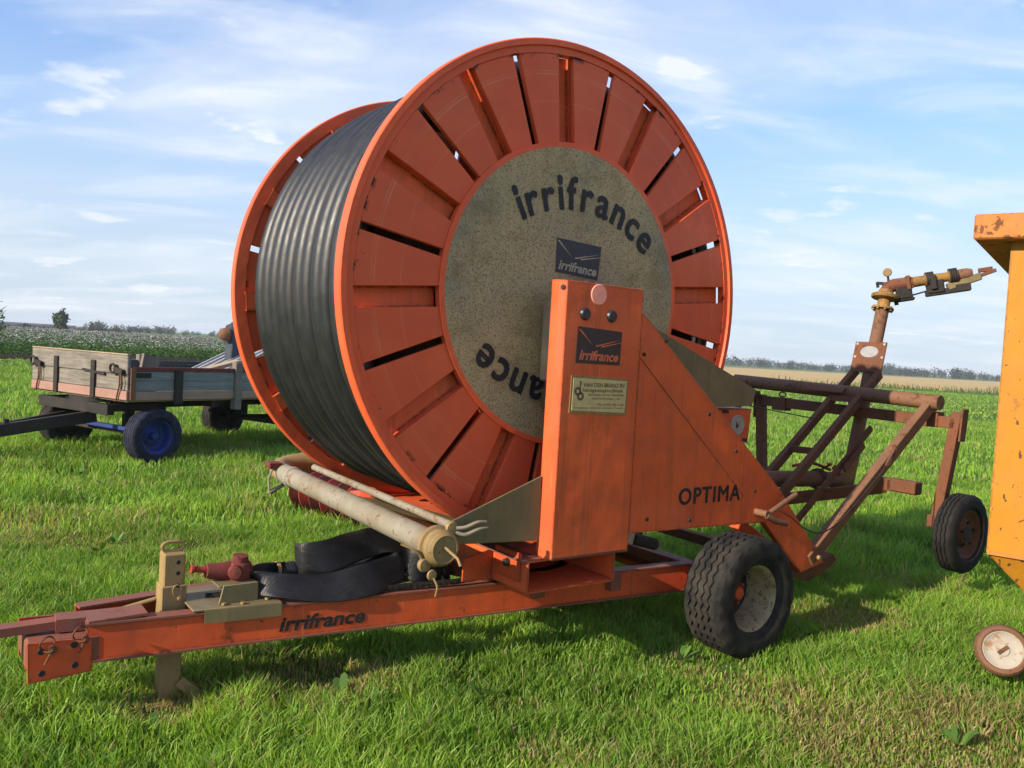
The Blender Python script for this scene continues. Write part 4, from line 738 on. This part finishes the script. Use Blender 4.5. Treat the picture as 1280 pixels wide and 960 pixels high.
def wedge(n, d0, d1, a0, a1, rng):
    d = np.sqrt(rng.random(n)*(d1*d1-d0*d0)+d0*d0); a = np.radians(a0+(a1-a0)*rng.random(n)); return d*np.sin(a), d*np.cos(a)
def blades(x, y, h, w, rng, lean=.55):
    n = len(x); a = rng.random(n)*2*PI; ca, sa = np.cos(a), np.sin(a); ld = rng.random(n)*2*PI; le = lean*(.25+rng.random(n))*h
    wx, wy = ca*w/2, sa*w/2; lx, ly = np.cos(ld)*le, np.sin(ld)*le; z0 = np.zeros(n)-.005; V = np.empty((n, 5, 3))
    V[:, 0] = np.stack([x-wx, y-wy, z0], 1); V[:, 1] = np.stack([x+wx, y+wy, z0], 1)
    mx_, my_ = x+lx*.32, y+ly*.32; V[:, 2] = np.stack([mx_+wx*.85, my_+wy*.85, h*.58], 1); V[:, 3] = np.stack([mx_-wx*.85, my_-wy*.85, h*.58], 1)
    V[:, 4] = np.stack([x+lx, y+ly, h*(1-.25*rng.random(n))], 1); i = np.arange(n)[:, None]*5
    return V.reshape(-1, 3), i+np.array([[0, 1, 2, 3]]), i+np.array([[3, 2, 4]])
def grass(name, n, d0, d1, h0, w0, rng, a=41, label='green grass'):
    x, y = wedge(n, d0, d1, -a, a, rng)
    nn = vnoise(x, y, .45, 3)*.55+vnoise(x, y, .16, 5)*.45; big_ = vnoise(x, y, 2.1, 8); dry = vnoise(x, y, .8, 12)
    keep = (rng.random(n) < .12+1.35*nn) & (y < np.interp(x, [-30, -6, 12, 24, 41, 54], [70, 72, 75.5, 80.5, 90, 92])) & ~((x < -11) & (y > np.interp(x, [-60, -40, -23.4, -19.5, -13, -11], [20, 27.5, 37.4, 45.8, 51.3, 53]))); x, y, nn, big_, dry = x[keep], y[keep], nn[keep], big_[keep], dry[keep]; n = len(x)
    h = h0*(.25+1.05*nn+.35*big_)*(.5+.8*rng.random(n)); w = w0*(.7+.6*rng.random(n))
    for px, py, pr in ((1.08, 4.55, .35), (1.28, 4.15, .3), (1.67, 3.6, .45), (2.2, 3.7, .4), (2.26, 5.5, .5), (.22, 3.4, .3), (-.76, 4.1, .25), (-3.24, 6.4, .45), (-1.5, 3.66, .20), (-1.46, 3.52, .16), (-2.1, 5.6, .3), (.6, 3.9, .3), (.1, 3.9, .22), (-1.0, 6.6, .4)):   # trampled, thin places
        q = np.exp(-((x-px)**2+((y-py)*1.3)**2)/(pr*pr)); h *= 1-.68*q; dry = dry+.62*q
    rut = np.abs(y-np.interp(x, [-3.95, -3.85, -3.7, -3.3, -2.8], [6.2, 6.6, 7.66, 8.48, 9.58])); rq = np.exp(-(rut/.13)**2)*((x > -4.2) & (x < -2.3)); h *= 1-.72*rq; dry = dry+.2*rq
    V, Q, T = blades(x, y, h, w, rng)
    g = rng.random(n)[:, None]; c = np.array([.115, .245, .024])*(1-g)+np.array([.27, .44, .060])*g
    mm = (vnoise(x, y, .6, 21)[:, None]-.5); c = c*(1+.5*mm); c = c+np.array([.03, .012, .0])*np.clip(mm, 0, 1)*2
    dr = (rng.random(n) < np.clip((dry-.60)*1.1, .055, .6))[:, None]; s = rng.random(n)[:, None]; c = np.where(dr, np.array([.40, .32, .15])*(.55+.7*s), c)
    o = np_mesh(name, V, Q, T, np.repeat(c, 5, 0), 'grass_blade'); o['kind'] = 'stuff'; o['label'] = label; o['category'] = 'grass'; return o
grass('grass', 340000, 2.6, 7.5, .112, .0068, np.random.default_rng(1), label='thick green grass around the hose reel in the foreground')
grass('grass', 210000, 7.3, 15, .14, .011, np.random.default_rng(2), label='sunlit green grass around the farm trailer')
grass('grass', 170000, 14.6, 36, .12, .020, np.random.default_rng(3), label='green grass of the meadow behind trailer and cart')
grass('grass', 90000, 35, 92, .10, .055, np.random.default_rng(4), a=36, label='far end of the green meadow towards the fields')
# broad leaved weeds in the grass
def leafs(cx, cy, cz, dx, dy, dz, L, Wd, rng):
    """pointed leaves: base point, direction (unit), length, width"""
    n = len(cx); d = np.stack([dx, dy, dz], 1); s = np.stack([-dy, dx, np.zeros(n)], 1); s /= np.maximum(np.linalg.norm(s, axis=1), 1e-4)[:, None]; p = np.stack([cx, cy, cz], 1); L = L[:, None]; Wd = Wd[:, None]
    V = np.empty((n, 6, 3)); dn = np.array([[0, 0, -1.]]); V[:, 0] = p; V[:, 1] = p+d*L*.45+s*Wd*.5; V[:, 2] = p+d*L*.45-s*Wd*.5; V[:, 3] = p+d*L*.8+s*Wd*.42+dn*L*.10; V[:, 4] = p+d*L*.8-s*Wd*.42+dn*L*.10; V[:, 5] = p+d*L+dn*L*.2
    i = np.arange(n)[:, None]*6; return V.reshape(-1, 3), i+np.array([[2, 1, 3, 4]]), np.concatenate([i+np.array([[0, 1, 2]]), i+np.array([[4, 3, 5]])])
rw = np.random.default_rng(9); K = 90; wx, wy = wedge(K, 2.9, 11, -36, 33, rw); pick = np.concatenate([np.repeat(np.arange(K), 9)])
ex_ = np.array([(-1.35, 3.35), (-1.75, 3.45), (-1.0, 3.35), (-1.9, 3.6), (-.85, 3.55), (-.2, 3.9), (-2.2, 3.8)]); wx[:7] = ex_[:, 0]; wy[:7] = ex_[:, 1]
n = len(pick); a = rw.random(n)*2*PI; el = .35+.8*rw.random(n); L = (.06+.09*rw.random(n)); V, Q, T = leafs(wx[pick]+.02*np.cos(a), wy[pick]+.02*np.sin(a), np.zeros(n)+.01, np.cos(a)*np.cos(el), np.sin(a)*np.cos(el), np.sin(el), L, L*.28, rw)
g = rw.random(n)[:, None]; o = np_mesh('weeds', V, Q, T, np.repeat(np.array([.10, .20, .035])*(.7+.6*g), 6, 0), 'leaf'); tag(o, 'broad leaved weeds scattered through the grass', 'weeds', kind='stuff')

# potato field: leafy rows with white flowers
def potato():
    rng = np.random.default_rng(31); C = []
    def inside(x, y):
        # front edge runs (-40,27)-(-23.4,37.6)-(-19.5,47)-(-13,52); right edge to (-40,170)
        f = np.interp(x, [-60, -40, -23.4, -19.5, -13], [20, 27.5, 37.6, 46, 51.5]); r = -13-(y-51.5)*.235
        return (y > f) & (x < np.where(y > 51.5, r, -13)), y-f
    def lay(n, d0, d1, s0, fl, hh):
        x, y = wedge(n, d0, d1, -40, -12, rng); k, df = inside(x, y); x, y, df = x[k], y[k], df[k]; n = len(x)
        row = .78+.22*np.cos(2*PI*(x*.86-y*.5)/.75); z = hh*row*(.45+.65*rng.random(n))*(.75+.5*vnoise(x, y, .8, 3)); 
        edge = df < .6; z = np.where(edge, z*rng.random(n), z); a = rng.random(n)*2*PI; el = -.3+1.0*rng.random(n)
        L = s0*(.6+.8*rng.random(n)); V, Q, T = leafs(x, y, z, np.cos(a)*np.cos(el), np.sin(a)*np.cos(el), np.sin(el), L, L*.6, rng); g = rng.random(n)[:, None]
        t = np.repeat(np.array([.055, .12, .022])*(.6+.9*g), 6, 0); C.append((V, Q, T, t))
        m = int(n*fl); i = rng.integers(0, n, m); fx, fy = x[i], y[i]; fz = hh*(1.0+.35*rng.random(m)); a = rng.random(m)*2*PI; el = .2+.9*rng.random(m); L = s0*.60*(.7+.6*rng.random(m))
        V, Q, T = leafs(fx, fy, fz, np.cos(a)*np.cos(el), np.sin(a)*np.cos(el), np.sin(el), L, L*.9, rng); g = rng.random(m)[:, None]; C.append((V, Q, T, np.repeat(np.array([.34, .34, .32])*(.6+.5*g), 6, 0)))
    lay(70000, 36, 62, .15, .06, .62); lay(60000, 60, 100, .20, .14, .66); lay(60000, 98, 185, .30, .25, .70)
    off = 0; Vs, Qs, Ts, Cs = [], [], [], []
    for V, Q, T, t in C: Vs.append(V); Qs.append(Q+off); Ts.append(T+off); Cs.append(t); off += len(V)
    o = np_mesh('potato_plants', np.concatenate(Vs), np.concatenate(Qs), np.concatenate(Ts), np.concatenate(Cs), 'far_leaf'); tag(o, 'flowering potato crop with white blossoms behind the farm trailer', 'potato crop', kind='stuff')
potato()

# trees: crown of many leaf clumps around limbs
def clumps(cx, cy, cz, rx, rz, n, s, rng, col, shell=.55):
    u = rng.normal(size=(n, 3)); u /= np.linalg.norm(u, axis=1)[:, None]; r = (shell+(1-shell)*rng.random(n))[:, None]
    lob = 1+.28*np.sin(u[:, :1]*5+cx)+.22*np.sin(u[:, 2:3]*7+cy); p = np.array([cx, cy, cz])+u*r*lob*np.array([rx, rx, rz])
    d = rng.normal(size=(n, 3)); d /= np.linalg.norm(d, axis=1)[:, None]; L = s*(.6+.8*rng.random(n)); V, Q, T = leafs(p[:, 0], p[:, 1], p[:, 2], d[:, 0], d[:, 1], d[:, 2], L, L*.75, rng)
    g = rng.random(n)[:, None]; return V, Q, T, np.repeat(np.array(col)*(.6+.8*g), 6, 0)
def merge(L):
    off = 0; R = [[], [], [], []]
    for V, Q, T, t in L: R[0].append(V); R[1].append(Q+off); R[2].append(T+off); R[3].append(t); off += len(V)
    return [np.concatenate(q) for q in R]
worn('bark', (.09, .07, .05), (.06, .05, .035), spots=.7, dirt=.3, rough=.9)
def tree(label, x, y, h, r, n, s, col, seed, name='tree', group=None, base=.18):
    rng = np.random.default_rng(seed); t = thing(name, label, 'tree', (x, y, 0), 0, group); b = B(); b.tube([(0, 0, 0), (.02*h, 0, .3*h), (0, .01*h, .62*h), (.01*h, 0, .9*h)], [.028*h, .022*h, .014*h, .004*h], 8)
    for i in range(9):
        a = i*2.4; z = h*(.28+.06*i); b.tube([(0, 0, z), (math.cos(a)*r*.45, math.sin(a)*r*.45, z+.10*h), (math.cos(a)*r*.8, math.sin(a)*r*.8, z+.16*h)], [.010*h, .006*h, .002*h], 6)
    b.build('trunk', 'bark', t); L = [clumps(0, 0, h*(base+1)/2, r, h*(1-base)/2, n, s, rng, col, .35)]
    for i in range(7):
        a = rng.random()*6.28; zz_ = h*(base+.1+(.75-base)*rng.random()); q = r*.55; L.append(clumps(math.cos(a)*q, math.sin(a)*q, zz_, r*.5, h*.14, n//6, s, rng, col, .3))
    V, Q, T, c = merge(L); o = np_mesh('crown', V, Q, T, c, 'far_leaf'); o.parent = t; return t
p = az(-28.65, 210); tree('lone round topped tree standing on the left horizon behind the potato field', p[0], p[1], 5.0, 1.35, 1100, .55, (.075, .10, .04), 41, base=.08)
p = az(-32.0, 42); tree('loosely branched young tree at the left edge beyond the lawn', p[0], p[1], 2.6, .5, 110, .13, (.08, .14, .03), 43)
def wood(name, label, a0, a1, d0, d1, nt_, h0, h1, col, seed):
    rng = np.random.default_rng(seed); L = []
    for i in range(nt_):
        a = a0+(a1-a0)*rng.random(); d = d0+(d1-d0)*rng.random(); x, y = az(a, d); h = (h0+(h1-h0)*rng.random())*(.65+.6*float(vnoise(np.array([a*3.0]), np.array([0.]), 4.0, seed)[0])); r = h*(.35+.3*rng.random())
        L.append(clumps(x, y, h*.5, r, h*.5, 150, h*.15, rng, np.array(col)*(.75+.5*rng.random()), .45))
    V, Q, T, c = merge(L); o = np_mesh(name, V, Q, T, c, 'far_leaf'); tag(o, label, 'trees', kind='stuff')
wood('distant_wood', 'long dark belt of trees on the horizon at the right', 8, 38, 520, 700, 330, 3.6, 6.8, (.055, .080, .055), 51)
wood('distant_wood', 'low line of trees along the left horizon behind the potato field', -27.5, -12, 380, 520, 110, 1.6, 4.2, (.05, .072, .035), 52)
wood('distant_hedge', 'dark brown hedge line at the far left beyond the potato field', -42, -24.5, 280, 330, 130, .9, 1.8, (.055, .042, .036), 53)
# strip of reeds and weeds where the meadow meets the stubble
rw = np.random.default_rng(61); n = 2600; t = rw.random(n); px_ = np.interp(t, [0, .3, .6, .8, 1], [-6, 14, 41, 54, 75]); py_ = np.interp(px_, [-6, 12, 24, 41, 54, 120], [74, 77, 82, 91.5, 93, 105])-rw.random(n)*2.2
h = .2+.6*rw.random(n)**2*(1+.6*(vnoise(px_, py_, 3, 5) > .6)); V, Q, T = blades(px_, py_, h, .05+.06*rw.random(n), rw); g = rw.random(n)[:, None]
o = np_mesh('field_edge_weeds', V, Q, T, np.repeat(np.where(rw.random(n)[:, None] < .6, np.array([.10, .15, .04]), np.array([.26, .22, .10]))*(.6+.7*g), 5, 0).reshape(-1, 3), 'far_leaf'); tag(o, 'tall weeds along the edge of the stubble field', 'weeds', kind='stuff')
# pale greenhouse far left
gh = thing('greenhouse', 'long low pale greenhouse on the far left horizon', 'building', (*az(-31.2, 330), 0), R_(31)); B().prism([(-19, 0), (19, 0), (19, 1.3), (-19, 1.3)], -4, 4).build('wall', 'chalk', gh); B().prism([(-19.4, 1.3), (19.4, 1.3), (19.0, 1.75), (-19.0, 1.75)], -4.2, 4.2).build('roof', 'zinc', gh)

# thin summer haze over the fields
hb = B().span((-3100, -3100, -1), (3100, 3600, 14)).build('haze', None, smooth=False); hm = bpy.data.materials.new('haze'); hm.use_nodes = True; nt = hm.node_tree; nt.nodes.clear()
o_ = mk(nt, 'ShaderNodeOutputMaterial'); pv = mk(nt, 'ShaderNodeVolumePrincipled'); pv.inputs['Color'].default_value = (.80, .88, 1, 1); pv.inputs['Density'].default_value = .00035; lk(nt, pv.outputs[0], o_.inputs['Volume'])
hb.data.materials.append(hm); tag(hb, 'thin pale haze lying over the distant fields', 'haze', kind='stuff')
